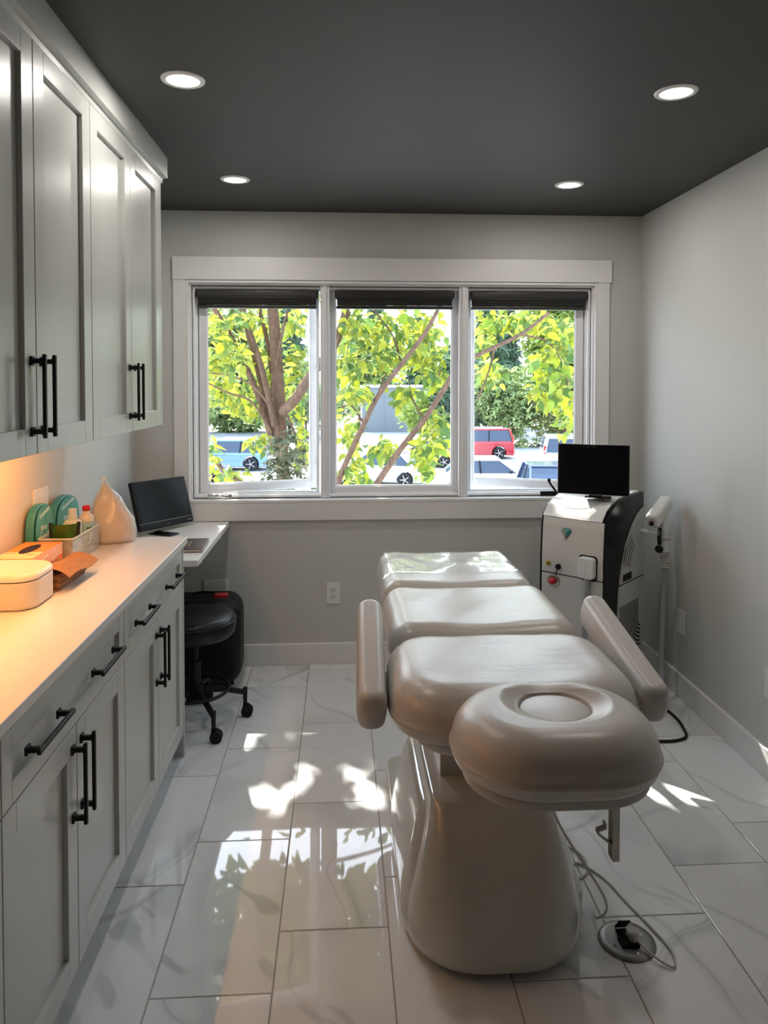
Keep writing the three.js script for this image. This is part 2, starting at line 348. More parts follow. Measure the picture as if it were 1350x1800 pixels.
// rectangle of four members around (x0..x1, y0..y1)
function ring4(x0, x1, y0, y1, w, z0, z1, r = 0.003) {
  return [bc(x0, y0, z0, x0 + w, y1, z1, r), bc(x1 - w, y0, z0, x1, y1, z1, r), bc(x0 + w * 0.98, y1 - w, z0, x1 - w * 0.98, y1, z1, r), bc(x0 + w * 0.98, y0, z0, x1 - w * 0.98, y0 + w, z1, r)];
}
const units = [[OX0 + 0.012, -0.087], [-0.087, 0.667], [0.667, OX1 - 0.012]];
const WTEXT = ['white casement window pushed open, behind the desk monitor', 'white fixed window between the two open casements', 'white casement window pushed open, behind the laser machine'];
units.forEach(([x0, x1], k) => {
  const w = thing('window_' + (k + 1), WTEXT[k], 'window', [0, 0, 0], 0, null, 'structure');
  const y0 = OY0 + 0.012, y1 = OY1 - 0.012, zi = ZB - 0.045, zo = ZB - T + 0.01, F = 0.024;
  obj('frame', ring4(x0, x1, y0, y1, F, zo, zi, 0.004), M.vinyl, w);
  const lx = x0 + (k ? F + 0.012 : F - 0.012), rx = x1 - (k < 2 ? F + 0.012 : F - 0.012);
  obj('stop_bead', [...ring4(x0 + 0.004, x1 - 0.004, y0 + 0.004, y1 - 0.004, 0.014, zi - 0.004, zi + 0.022, 0.004), ...ring4(lx - 0.002, rx + 0.002, y0 + F - 0.008, y1 - F + 0.008, 0.016, zi - 0.07, zi - 0.02, 0.003)], M.vinyl, w);
  if (k < 2) obj('mullion_cover', [rb(0.05, y1 - y0, 0.03, 0.004, x1, (y0 + y1) / 2, zi + 0.02), rb(0.02, y1 - y0, 0.012, 0.004, x1, (y0 + y1) / 2, zi + 0.038)], M.vinyl, w);
  // sash: turns about its outer edge on the two casements
  const gp = k === 1 ? -0.004 : 0.003, sx0 = x0 + F + gp, sx1 = x1 - F - gp, sy0 = y0 + F + gp, sy1 = y1 - F - gp, S = k === 1 ? 0.036 : 0.044, zs = zi - 0.03, hinge = k === 0 ? sx0 : k === 2 ? sx1 : 0, ang = k === 0 ? 14 * D2R : k === 2 ? -17 * D2R : 0;
  const turn = (gs) => gs.map((g) => { g.translate(-hinge, 0, -zs); g.rotateY(ang); return g.translate(hinge, 0, zs); });
  obj('sash', turn(ring4(sx0, sx1, sy0, sy1, S, zs - 0.02, zs + 0.02, 0.005)), M.vinyl, w);
  obj('glazing_bead', turn(ring4(sx0 + S - 0.002, sx1 - S + 0.002, sy0 + S - 0.002, sy1 - S + 0.002, 0.007, zs - 0.012, zs + 0.012, 0.002)), M.vinyl, w);
  obj('pane', turn([new THREE.PlaneGeometry(sx1 - sx0 - 2 * S + 0.006, sy1 - sy0 - 2 * S + 0.006).translate((sx0 + sx1) / 2, (sy0 + sy1) / 2, zs)]), M.glass, w);
  if (k !== 1) {
    const s = k === 0 ? 1 : -1, jx = k === 0 ? x1 - F + 0.004 : x0 + F - 0.004;
    // lock lever on the mullion side, keepers on the sash, folding crank on the bottom rail
    label(obj('lock_lever', [rb(0.008, 0.11, 0.014, 0.003, jx + s * 0.006, 1.075, zi + 0.002), rb(0.01, 0.03, 0.02, 0.003, jx + s * 0.006, 1.03, zi + 0.008)], M.blackMatte, w), 'dark lock lever');
    for (const y of [1.08, 1.62]) obj('keeper', turn([rb(0.012, 0.02, 0.014, 0.003, k === 0 ? sx1 - 0.012 : sx0 + 0.012, y, zs + 0.026)]), M.chrome, w);
    const cx = k === 0 ? -0.655 : 1.165;
    obj('crank_base', rb(0.13, 0.026, 0.02, 0.005, cx, y0 + 0.012, zi + 0.018), k === 0 ? M.chrome : M.blackMatte, w);
    obj('crank_arm', k === 0 ? [tube([[cx - 0.03, y0 + 0.016, zi + 0.03], [cx - 0.01, y0 + 0.02, zi + 0.046], [cx + 0.03, y0 + 0.014, zi + 0.044], [cx + 0.05, y0 + 0.012, zi + 0.04]], 0.007), new THREE.SphereGeometry(0.011, 12, 8).translate(cx - 0.012, y0 + 0.02, zi + 0.046)]
      : [tube([[cx + 0.02, y0 + 0.014, zi + 0.03], [cx + 0.012, y0 + 0.03, zi + 0.05], [cx - 0.02, y0 + 0.07, zi + 0.062], [cx - 0.028, y0 + 0.085, zi + 0.064]], 0.006), new THREE.SphereGeometry(0.01, 12, 8).translate(cx - 0.029, y0 + 0.092, zi + 0.065)], k === 0 ? M.chrome : M.blackMatte, w);
  }
});
// blinds, drawn right up
[[-0.772, -0.128, 'charcoal roller blind, raised, at the window behind the desk monitor'], [-0.03, 0.612, 'charcoal roller blind, raised, at the fixed middle window'], [0.708, 1.352, 'charcoal roller blind, raised, at the window behind the laser machine']].forEach(([x0, x1, text]) => {
  const b = thing('roller_blind', text, 'blind', [(x0 + x1) / 2, 0, ZB - 0.03], 0, 'raised blinds of the triple window'), w = x1 - x0;
  obj('head_rail', [rb(w, 0.036, 0.05, 0.008, 0, 2.006, 0), rb(w - 0.004, 0.008, 0.046, 0.003, 0, 1.985, 0.001)], M.blind, b);
  obj('folded_cloth', [0, 1, 2].map((i) => rb(w - 0.012, 0.012, 0.04 - i * 0.003, 0.005, 0, 1.976 - i * 0.011, 0)), M.blindCloth, b);
  obj('bottom_rail', rb(w - 0.008, 0.018, 0.042, 0.006, 0, 1.936, 0), M.blind, b);
  for (const s of [-1, 1]) obj('end_cap', rb(0.006, 0.036, 0.052, 0.002, s * w / 2, 2.006, 0), M.blackMatte, b);
});

// ---------------------------------------------------------------- recessed ceiling lights
{
  const spots = [[-0.474, -2.266, 'round recessed downlight nearest the wall cabinets, the larger of that pair'], [1.05, -2.272, 'round recessed downlight above the bed head, near the bare wall'],
    [-0.474, -3.353, 'small round downlight before the window, beside the end of the crown moulding'], [1.05, -3.353, 'small round downlight before the window, above the laser machine']];
  const ring = join([lathe([[0.050, 0.0], [0.051, -0.006], [0.064, -0.003], [0.066, 0.001]], 48)]), lens = lathe([[0, -0.0035], [0.042, -0.0038], [0.050, -0.002]], 48);
  for (const [x, z, text] of spots) {
    const d = thing('ceiling_downlight', text, 'downlight', [x, HC, z], 0, 'recessed ceiling downlights');
    obj('trim_ring', ring.clone(), M.whitePlastic, d);
    obj('light_lens', lens.clone(), M.glowDay, d);
    const l = new THREE.RectAreaLight(new THREE.Color(1, 0.94, 0.87), 118, 0.085, 0.085);
    l.name = 'downlight_beam'; l.position.set(0, -0.008, 0); l.rotation.x = -Math.PI / 2; d.add(l);
  }
}

// ---------------------------------------------------------------- cabinets
const pull = (L) => {   // bar pull along y, standing out along +x from x = 0
  const g = [rb(0.009, L, 0.011, 0.0025, 0.031, 0, 0)];
  for (const s of [-1, 1]) g.push(rb(0.028, 0.012, 0.011, 0.002, 0.014, s * (L / 2 - 0.016), 0), rb(0.006, 0.022, 0.019, 0.002, 0.003, s * (L / 2 - 0.016), 0), rb(0.005, 0.02, 0.015, 0.002, 0.029, s * (L / 2 - 0.016), 0));
  return join(g);
};
const pullGeo = pull(0.198);
// a frame-and-panel front in the plane x = x0 (outer face at x0 + 0.02), spanning z and y
function front(name, parent, x0, z0, z1, y0, y1, rail, pulls) {
  const zc = (z0 + z1) / 2, t = 0.02, g = 0.002; z0 += g; z1 -= g; y0 += g; y1 -= g;
  const d = obj(name, [bc(x0, y0, z0, x0 + t, y1, z0 + rail, 0.0015), bc(x0, y0, z1 - rail, x0 + t, y1, z1, 0.0015), bc(x0, y1 - rail, z0 + rail, x0 + t, y1, z1 - rail, 0.0015), bc(x0, y0, z0 + rail, x0 + t, y0 + rail, z1 - rail, 0.0015)], M.cabinet, parent);
  obj('panel', bc(x0, y0 + rail - 0.002, z0 + rail - 0.002, x0 + 0.0075, y1 - rail + 0.002, z1 - rail + 0.002), M.cabinet, d);
  for (const [z, y, turn] of pulls) { const h = obj('handle', turn ? pullGeo.clone().rotateX(Math.PI / 2) : pullGeo.clone(), M.black, d); h.position.set(x0 + t, y, z); label(h, 'black bar handle'); }
  return d;
}
function baseCabinet(z0, z1, text, end) {   // z0 is the far end
  const c = thing('base_cabinet', text, 'cabinet', [0, 0, 0], 0, 'base cabinets under the white worktop'), xf = -0.665, zc = (z0 + z1) / 2;
  obj('carcass', [bc(XL + 0.002, 0.095, z0 + 0.001, xf - 0.012, 0.871, z1 - 0.001), bc(xf - 0.012, 0.856, z0 + 0.001, xf, 0.871, z1 - 0.001)], M.cabinet, c);
  obj('toe_kick', bc(XL + 0.002, 0, z0 + 0.02, xf - 0.055, 0.095, z1 - 0.001), M.cabinet, c);
  if (end) obj('end_panel', bc(XL + 0.002, 0, z0 - 0.018, -0.643, 0.871, z0 + 0.001, 0.0015), M.cabinet, c);
  front('drawer', c, xf, z0, z1, 0.70, 0.855, 0.045, [[zc - 0.2, 0.778, true], [zc + 0.2, 0.778, true]]);
  front('door', c, xf, z0, zc, 0.095, 0.70, 0.062, [[zc - 0.03, 0.567, false]]);
  front('door', c, xf, zc, z1, 0.095, 0.70, 0.062, [[zc + 0.03, 0.567, false]]);
  return c;
}
baseCabinet(-3.0, -2.2, 'grey base cabinet beside the desk, at the far end of the run', true);
baseCabinet(-2.2, -1.41, 'grey base cabinet in the middle of the run, below the white box', false);
baseCabinet(-1.41, -0.6, 'grey base cabinet nearest the camera, only its edge in the photo', false);
tag(obj('worktop', rb(XL + 0.002 < 0 ? -0.628 - (XL + 0.001) : 0, 0.028, 2.425, 0.003, (-0.628 + XL + 0.001) / 2, 0.886, (-3.022 - 0.597) / 2), M.counter), 'long white worktop over the grey base cabinets', 'worktop');

function wallCabinet(z0, z1, text, extra = 0) {
  const c = thing('wall_cabinet', text, 'cabinet', [0, 0, 0], 0, 'wall cabinets under the crown moulding'), xf = -0.745, zc = (z0 + z1) / 2;
  obj('carcass', [bc(XL + 0.002, 1.372, z0 - extra, xf - 0.012, 2.40, z1 - 0.001), bc(xf - 0.03, 1.357, z0 - extra, xf - 0.012, 1.372, z1 - 0.001)], M.cabinet, c);
  if (extra) obj('filler_strip', bc(xf - 0.013, 1.357, z0 - extra, xf + 0.02, 2.345, z0 - 0.0015, 0.0015), M.cabinet, c);
  front('door', c, xf, z0, zc, 1.357, 2.345, 0.062, [[zc - 0.03, 1.497, false]]);
  front('door', c, xf, zc, z1, 1.357, 2.345, 0.062, [[zc + 0.03, 1.497, false]]);
  return c;
}
wallCabinet(-3.0, -2.19, 'tall grey wall cabinet nearest the window', 0.025);
wallCabinet(-2.19, -1.40, 'tall grey wall cabinet above the white box and orange carton', 0);
wallCabinet(-1.40, -0.60, 'tall grey wall cabinet nearest the camera, hardly in the photo', 0);
{ // crown moulding, run to the ceiling and returned at the end
  const prof = [[-0.762, 2.335], [-0.724, 2.337], [-0.722, 2.356], [-0.703, 2.358], [-0.703, 2.4395], [-0.762, 2.4395]];
  struct('trim_2', [extrude(prof, 2.46, 0).translate(0, 0, -3.05)], M.cabinet, 'grey crown moulding above the wall cabinets, tight to the ceiling', 'moulding');
}
const TILT = 0.8;
{ // warm strip light behind the front rail of the wall cabinets
  const s = thing('strip_light', 'warm strip light fixed under the wall cabinets', 'strip light', [-0.795, 1.37, -1.80]);
  obj('housing', rb(0.022, 0.008, 1.52, 0.002, 0, -0.003, 0), M.whitePlastic, s);
  obj('light_strip', rb(0.012, 0.003, 1.5, 0.001, 0, -0.0085, 0), M.glowWarm, s);
  const l = new THREE.RectAreaLight(new THREE.Color(1, 0.39, 0.095), 165, 1.48, 0.012);
  l.name = 'strip_beam'; l.position.set(0, -0.0115, 0); l.rotation.order = 'YXZ'; l.rotation.set(-Math.PI / 2 + 0, Math.PI / 2, 0); l.rotateX(TILT); s.add(l);
}

// ---------------------------------------------------------------- treatment bed
{
  const BX = 0.46, bed = thing('treatment_bed', 'greige upholstered treatment bed on a glossy white pedestal', 'bed', [BX, 0, 0]);
  const pad = (name, o, z, y, x = 0, mat = M.leather) => { const m = obj(name, cushion(o), mat, bed); m.position.set(x, y, z); return m; };
  // leg rest, seat, back rest, from the window towards the camera
  const dip = (x, z) => 0.010 * (x / 0.3) ** 2 - 0.006 + 0.0025 * Math.sin(x * 21 + z * 9) * Math.cos(z * 17);
  const leg = pad('leg_cushion', { w: 0.60, d: 0.585, h: 0.115, r: 0.085, e: 0.07, top: dip, side: 0.004 }, -3.065, 0.645);
  pad('seat_cushion', { w: 0.615, d: 0.525, h: 0.125, r: 0.085, e: 0.075, top: dip, side: 0.005 }, -2.505, 0.642, 0, M.leatherWorn);
  pad('back_cushion', { w: 0.655, d: 0.505, h: 0.132, r: 0.16, e: 0.085, top: dip, side: 0.006 }, -2.003, 0.635, -0.005, M.leatherWorn);
  label(obj('plastic_cover', cushion({ w: 0.612, d: 0.49, h: 0.092, r: 0.09, e: 0.066, eb: 0.001, top: (x, z) => dip(x, z) + 0.002 * Math.sin(x * 40) * Math.sin(z * 33) }), M.film, leg), 'clear plastic film').position.set(0, 0.027, -0.058);
  // head rest with the face hole and its plug
  const head = pad('head_rest', { w: 0.475, d: 0.385, h: 0.128, r: 0.182, e: 0.08, eb: 0.03, side: 0.006, caps: 60, n: 14, c: [0.012, -0.03], top: (x, z) => {
    const q = Math.hypot((x - 0.012) / 0.086, (z + 0.03) / 0.078);
    return -0.017 * (1 - smooth(1.0, 1.6, q)) - 0.03 * (1 - smooth(0.93, 1.02, q)) + 0.004 * (1 - (x / 0.25) ** 2);
  } }, -1.672, 0.643, 0.035);
  obj('face_plug', cushion({ w: 0.176, d: 0.16, h: 0.045, r: 0.08, e: 0.012, eb: 0.004, top: (x, z) => 0.004 * (1 - (x * x + z * z) / 0.006) }), M.leather, head).position.set(0.012, 0.066, -0.03);
  pad('head_board', { w: 0.43, d: 0.33, h: 0.03, r: 0.15, e: 0.012, eb: 0.006 }, -1.672, 0.618, 0.035, M.greige);
  // head-rest bracket: flat steel bar with a bent release lever
  label(obj('head_bracket', [rb(0.016, 0.15, 0.03, 0.002, 0.143, 0.548, -1.57), rb(0.012, 0.05, 0.02, 0.002, 0.143, 0.618, -1.582)], M.steel, bed), 'flat steel bar').userData.label = 'steel adjusting bar';
  obj('release_lever', [bar([0.137, 0.505, -1.57], [0.106, 0.531, -1.57], 0.016, 0.0035, 0.001), bar([0.1055, 0.530, -1.57], [0.1045, 0.538, -1.57], 0.016, 0.0035, 0.001), bar([0.104, 0.538, -1.57], [0.123, 0.544, -1.57], 0.016, 0.0035, 0.001), bar([0.1225, 0.543, -1.57], [0.1215, 0.556, -1.57], 0.016, 0.0035, 0.001)], M.steel, bed);
  // arm rests, dropping towards the head
  for (const s of [-1, 1]) {
    const a = obj('arm_rest', cushion({ w: 0.074, d: 0.51, h: 0.106, r: 0.034, e: 0.024, eb: 0.02, side: 0.004 }), M.leather, bed);
    a.position.set(s * 0.372 - 0.004, 0.676, -2.13); a.rotation.set(13 * D2R, s * 1.5 * D2R, 0);
    for (const x of [0.017, -0.017]) obj('seam', tube([[x, 0.1055, -0.2], [x, 0.106, 0], [x, 0.1055, 0.2]], 0.0012, 5), M.leather, a);
    obj('arm_bracket', [rb(0.12, 0.028, 0.03, 0.003, s * 0.30, 0.66, -1.98), rb(0.02, 0.09, 0.03, 0.003, s * 0.27, 0.63, -1.98)], M.brushed, bed);
  }
  // tray under the cushions, lifting column, pedestal, floor plate
  pad('under_tray', { w: 0.56, d: 0.46, h: 0.052, r: 0.13, e: 0.008, eb: 0.03 }, -2.0, 0.594, 0, M.greige);
  pad('seat_tray', { w: 0.52, d: 1.0, h: 0.05, r: 0.05, e: 0.008, eb: 0.02 }, -2.75, 0.602, 0, M.greige);
  obj('column', [rb(0.29, 0.26, 0.26, 0.006, -0.03, 0.49, -2.22), rb(0.22, 0.1, 0.4, 0.01, -0.025, 0.56, -2.4)], M.greige, bed);
  const loft = (rows, cx) => skin(rows.map(([y, hw, zf, zb, r]) => outline(hw * 2, zf - zb, r, 10, 6).map(([x, z]) => [x + cx, y < 0.1 ? y : 0.1 + (y - 0.1) * 0.91, z + (zf + zb) / 2])));
  const CX = -0.046;
  obj('pedestal', loft([[0.012, 0.16, -1.905, -2.5, 0.12], [0.012, 0.222, -1.82, -2.55, 0.18], [0.03, 0.238, -1.8, -2.56, 0.185], [0.06, 0.24, -1.793, -2.56, 0.18], [0.11, 0.236, -1.801, -2.55, 0.16], [0.17, 0.224, -1.821, -2.54, 0.13], [0.24, 0.206, -1.853, -2.53, 0.095], [0.3, 0.19, -1.887, -2.52, 0.07], [0.35, 0.178, -1.92, -2.51, 0.055], [0.39, 0.17, -1.95, -2.5, 0.05], [0.405, 0.166, -1.961, -2.49, 0.05], [0.412, 0.158, -1.971, -2.48, 0.05], [0.413, 0.1, -2.035, -2.42, 0.05]], CX), M.gelcoat, bed);
  obj('side_shell', loft([[0.014, 0.15, -1.905, -2.5, 0.12], [0.014, 0.235, -1.84, -2.57, 0.19], [0.035, 0.25, -1.823, -2.58, 0.2], [0.08, 0.254, -1.825, -2.58, 0.2], [0.13, 0.25, -1.841, -2.58, 0.19], [0.19, 0.238, -1.87, -2.57, 0.16], [0.25, 0.222, -1.91, -2.56, 0.13], [0.3, 0.206, -1.95, -2.55, 0.1], [0.335, 0.194, -1.985, -2.53, 0.08], [0.352, 0.183, -2.01, -2.51, 0.07], [0.357, 0.16, -2.045, -2.48, 0.05]], CX), M.gelcoat, bed);
  const plate = cushion({ w: 0.53, d: 0.82, h: 0.056, r: 0.06, e: 0.012, eb: 0.006 });
  const pl = obj('floor_plate', plate, M.gelcoat, bed); pl.position.set(-0.022, 0.010, -2.43);
  for (const [x, z] of [[-0.2, -2.1], [0.2, -2.1], [-0.2, -2.72], [0.2, -2.72]]) obj('foot_pad', cyl(0.022, 0.022, 0.013, x - 0.03, 0.0065, z), M.blackMatte, bed);
  obj('power_cable', tube([[0.10, 0.60, -1.86], [0.09, 0.42, -1.88], [0.235, 0.16, -1.86], [0.245, 0.05, -1.95], [0.26, 0.006, -2.03]], 0.0032, 6, 40), M.cordWhite, bed);
}

// round steel floor outlet with the plug of the bed in it
{
  const f = thing('floor_outlet', 'round steel floor outlet with a black flap, beside the pedestal', 'outlet', [0.778, 0, -1.925]);
  obj('cover_plate', lathe([[0.0, 0.006], [0.052, 0.006], [0.056, 0.0075], [0.066, 0.0065], [0.0755, 0.003], [0.0765, 0.0]], 48), M.brushed, f);
  for (const [x, z] of [[-0.04, 0.02], [0.045, -0.012], [0.01, 0.052]]) obj('screw', cyl(0.004, 0.004, 0.002, x, 0.0068, z, 12), M.chrome, f);
  obj('socket_flap', [rb(0.05, 0.006, 0.038, 0.002, 0, 0.009, 0.012), tr(rb(0.034, 0.004, 0.05, 0.002), -0.002, 0.028, -0.028, -52 * D2R)], M.blackMatte, f);
}
{
  const c = thing('power_cord', 'long pale power cord running from the bed to the floor outlet', 'cord', [0, 0, 0]);
  obj('cable', tube([[0.71, 0.005, -2.36], [0.77, 0.0045, -2.29], [0.76, 0.0045, -2.2], [0.70, 0.0045, -2.17], [0.74, 0.0045, -2.25], [0.80, 0.0045, -2.18], [0.835, 0.0045, -2.06], [0.865, 0.0045, -1.96], [0.882, 0.0045, -1.87], [0.862, 0.005, -1.825], [0.82, 0.012, -1.862], [0.795, 0.022, -1.902]], 0.0034, 6, 120), M.cordWhite, c);
  obj('plug', [tr(rb(0.02, 0.024, 0.022, 0.005), 0.79, 0.024, -1.91, -0.4, 0.5)], M.cordWhite, c);
}

// ---------------------------------------------------------------- laser machine in the corner
{
  const LX = 1.235, LZ = -3.53, W = 0.33, m = thing('laser_machine', 'white and black laser machine with a tilted display, in the corner', 'machine', [LX, 0, LZ], -45 * D2R);
  const prof = [[0.205, 0.075], [0.222, 0.12], [0.228, 0.4], [0.225, 0.7], [0.214, 0.86], [0.205, 0.893], [0.165, 0.932], [0.11, 0.957], [0.04, 0.974], [-0.06, 0.984], [-0.225, 0.984], [-0.228, 0.075]];
  const cross = (pts, x0, x1, bevel = 0) => extrude(pts, x1 - x0 - 2 * bevel, bevel).rotateY(-Math.PI / 2).translate(x1 - bevel, 0, 0);
  obj('housing', cross(prof, -W / 2, W / 2, 0.006), M.blackGloss, m);
  // front doors: follow the slightly bowed front
  const strip = (y0, y1, x0, x1, out) => { const f = prof.slice(1, 6), zAt = (y) => { for (let i = 0; i + 1 < f.length; i++) if (y <= f[i + 1][1]) return lerp(f[i][0], f[i + 1][0], (y - f[i][1]) / (f[i + 1][1] - f[i][1])); return f[4][0]; }, pts = []; for (let i = 0; i <= 8; i++) { const y = lerp(y0, y1, i / 8); pts.push([zAt(y) + out, y]); } for (let i = 8; i >= 0; i--) { const y = lerp(y0, y1, i / 8); pts.push([zAt(y) - 0.004, y]); } return cross(pts, x0, x1, 0.002); };
  const up = obj('upper_front', strip(0.622, 0.884, -0.15, 0.16, 0.006), M.offWhite, m);
  obj('lower_front', strip(0.12, 0.616, -0.15, 0.16, 0.006), M.offWhite, m);
  // white lid over the curved top
  const tp = [[0.212, 0.887], [0.204, 0.9], [0.165, 0.938], [0.11, 0.963], [0.04, 0.98], [-0.06, 0.990], [-0.20, 0.990], [-0.20, 0.98], [-0.06, 0.98], [0.04, 0.968], [0.11, 0.95], [0.16, 0.926], [0.20, 0.885]];
  const lid = obj('top_panel', cross(tp, -0.155, 0.148, 0.002), M.whitePlastic, m);
  { // pressed oval on the lid
    const o = []; for (let i = 0; i < 40; i++) { const a = i / 40 * Math.PI * 2, c = Math.cos(a), s = Math.sin(a), k = Math.pow(Math.abs(c) ** 2.6 + Math.abs(s) ** 2.6, -1 / 2.6); o.push([c * k, s * k]); }
    const yAt = (z) => { for (let i = 1; i + 1 < 7; i++) if (z >= tp[i + 1][0]) return lerp(tp[i][1], tp[i + 1][1], (z - tp[i][0]) / (tp[i + 1][0] - tp[i][0])); return 0.99; };
    const rings = [1, 0.96, 0.8, 0.5, 0.2].map((k, q) => o.map(([x, z]) => { const Z = 0.098 + z * 0.078 * k; return [-0.012 + x * 0.108 * k, yAt(Z) + (q ? 0.0035 : 0.0002), Z]; }));
    obj('oval_inset', skin(rings, false, true), M.machineSide, lid);
    obj('inset_mark', rb(0.022, 0.001, 0.004, 0.0004, 0.01, yAt(0.05) + 0.0042, 0.05), M.blackMatte, lid);
  }
  // side panels with their louvres
  for (const s of [-1, 1]) {
    const sp = [[-0.205, 0.10], [0.085, 0.10], [0.088, 0.40], [0.078, 0.52], [0.05, 0.64], [0.0, 0.75], [-0.07, 0.835], [-0.14, 0.885], [-0.205, 0.91]];
    const low = sp.filter((p) => p[1] < 0.5), P = obj('side_panel', extrude([[-0.205, 0.575], [0.067, 0.575], ...sp.filter((p) => p[1] > 0.58)], 0.006, 0.002).rotateY(-Math.PI / 2).translate(s > 0 ? W / 2 + 0.007 : -W / 2 - 0.001, 0, 0), M.machineSide, m);
    const Q = obj('lower_side_panel', extrude([...low, [0.078, 0.52], [0.069, 0.567], [-0.205, 0.567]], 0.006, 0.002).rotateY(-Math.PI / 2).translate(s > 0 ? W / 2 + 0.007 : -W / 2 - 0.001, 0, 0), M.machineSide, m);
    const xo = s * (W / 2 + 0.008);
    const flat = (pts, r) => { const g = tube(pts.map(([z, y]) => [0, y, z]), r, 6, 26); g.scale(0.35, 1, 1); return g.translate(xo, 0, 0); };
    // four long curved slots above, a fan of louvres below
    for (let k = 0; k < 4; k++) { const pts = []; for (let i = 0; i <= 8; i++) { const a = lerp(14, 52, i / 8) * D2R, R = 0.235 - k * 0.022; pts.push([-0.195 + R * Math.cos(a), 0.60 + R * 1.05 * Math.sin(a)]); } obj('slot', flat(pts, 0.005), M.blackMatte, P); }
    obj('grip', rb(0.004, 0.035, 0.10, 0.002, xo, 0.60, -0.01), M.blackMatte, P).userData.label = 'dark finger grip';
    for (let k = 0; k < 13; k++) { const R = 0.03 + k * 0.0185, pts = []; const cz = -0.165, cy = 0.36; if (cz + R < 0.075) pts.push([cz + R, 0.47]); for (let i = 0; i <= 8; i++) { const a = -lerp(0, 88, i / 8) * D2R, q = [cz + R * Math.cos(a), cy + R * Math.sin(a)]; if (q[0] < 0.075 && q[1] > 0.115) pts.push(q); } if (pts.length > 2) obj('louvre', flat(pts, 0.0058), M.blackMatte, Q); }
  }
  // controls on the front
  const zF = 0.235;
  const knob = (r, l, x, y, z) => tr(cyl(r, r, l, 0, 0, 0, 24), x, y, z, Math.PI / 2);
  label(obj('key_switch', [knob(0.011, 0.012, -0.112, 0.665, zF), rb(0.004, 0.014, 0.014, 0.001, -0.112, 0.665, zF + 0.01)], M.brass, m), 'brass key switch');
  label(obj('aim_socket', [knob(0.013, 0.012, -0.06, 0.655, zF), tube([[-0.06, 0.655, zF + 0.006], [-0.062, 0.64, zF + 0.012], [-0.066, 0.615, zF + 0.010]], 0.003, 6)], M.blackMatte, m), 'small black socket with a pigtail');
  const stop = label(obj('emergency_stop', [knob(0.015, 0.018, -0.085, 0.585, zF + 0.004), tr(new THREE.SphereGeometry(0.017, 20, 10, 0, Math.PI * 2, 0, Math.PI / 2), -0.085, 0.585, zF + 0.012, Math.PI / 2)], M.red, m), 'red mushroom button');
  label(obj('stop_ring', tr(lathe([[0.017, -0.003], [0.031, -0.003], [0.030, 0.003], [0.017, 0.003]], 32), -0.085, 0.585, zF, Math.PI / 2), M.steel, stop), 'pale ring');
  { // gem emblem: facets in teal, pale green, plum
    const e = obj('emblem', extrude([[-0.026, 0.014], [-0.014, 0.027], [0.018, 0.027], [0.028, 0.012], [-0.001, -0.031]], 0.003, 0.0005).translate(-0.025, 0.815, 0.223), M.tealDark, m);
    const facet = (pts, mat, n) => obj(n, extrude(pts, 0.001).translate(-0.025, 0.815, 0.2265), mat, e);
    facet([[-0.025, 0.013], [-0.013, 0.026], [-0.004, 0.012], [-0.002, -0.028]], PM({ color: lin(0.36, 0.34, 0.26), roughness: 0.3 }), 'facet');
    facet([[-0.013, 0.026], [0.017, 0.026], [0.014, 0.011], [-0.004, 0.012]], PM({ color: lin(0.10, 0.42, 0.38), roughness: 0.25 }), 'facet');
    facet([[-0.004, 0.012], [0.014, 0.011], [0.001, -0.018], [-0.002, -0.028]], PM({ color: lin(0.05, 0.24, 0.24), roughness: 0.25 }), 'facet');
    facet([[0.001, -0.018], [0.012, -0.010], [-0.001, -0.030]], PM({ color: lin(0.22, 0.07, 0.10), roughness: 0.3 }), 'facet');
  }
  const port = obj('hose_port', [tr(extrude(outline(0.094, 0.118, 0.018).map((p) => p), 0.008, 0.002), 0.09, 0.672, 0.222)], M.blackMatte, m);
  label(obj('hose_connector', [tr(extrude(outline(0.078, 0.098, 0.016), 0.03, 0.006), 0.09, 0.676, 0.225), rb(0.014, 0.04, 0.006, 0.002, 0.085, 0.672, 0.2605)], M.whitePlastic, port), 'white plug of the hose');
  // casters
  for (const [x, z] of [[-0.12, 0.16], [0.12, 0.16], [-0.12, -0.17], [0.12, -0.17]]) { const c = obj('caster', [tr(cyl(0.03, 0.03, 0.022, 0, 0, 0, 24), x, 0.03, z, 0, 0, Math.PI / 2), rb(0.04, 0.02, 0.03, 0.004, x, 0.066, z)], M.blackMatte, m); }
  // rest for the handpiece on the far side
  obj('handpiece_rest', [bar([0.165, 0.80, -0.17], [0.265, 0.79, -0.165], 0.03, 0.012, 0.003), tr(lathe([[0.031, -0.008], [0.036, -0.008], [0.036, 0.008], [0.031, 0.008]], 24), 0.29, 0.79, -0.163)], M.whitePlastic, m);
  // display on a short foot, turned to the room
  const inv = 45 * D2R, toLocal = (x, y, z) => { const p = V(x - LX, y, z - LZ).applyAxisAngle(V(0, 1, 0), inv); return [p.x, p.y, p.z]; };
  const d = obj('display', [rb(0.325, 0.236, 0.016, 0.005)], M.blackGloss, m);
  d.position.set(...toLocal(1.185, 1.119, -3.385)); d.rotation.set(-0.05, inv - 23.5 * D2R, 0.0); d.rotation.order = 'YXZ';
  obj('screen', rb(0.298, 0.204, 0.002, 0.0005, 0, 0.004, 0.0082), M.screen, d);
  label(obj('bezel_edge', ring4(-0.1635, 0.1635, -0.119, 0.119, 0.003, -0.009, 0.006, 0.001), M.steel, d), 'silver edge');
  obj('display_foot', [rb(0.06, 0.06, 0.012, 0.003, 0.01, -0.105, -0.014), rb(0.12, 0.008, 0.06, 0.003, 0.02, -0.131, -0.045)], M.blackMatte, d);
  m.updateMatrixWorld(true);
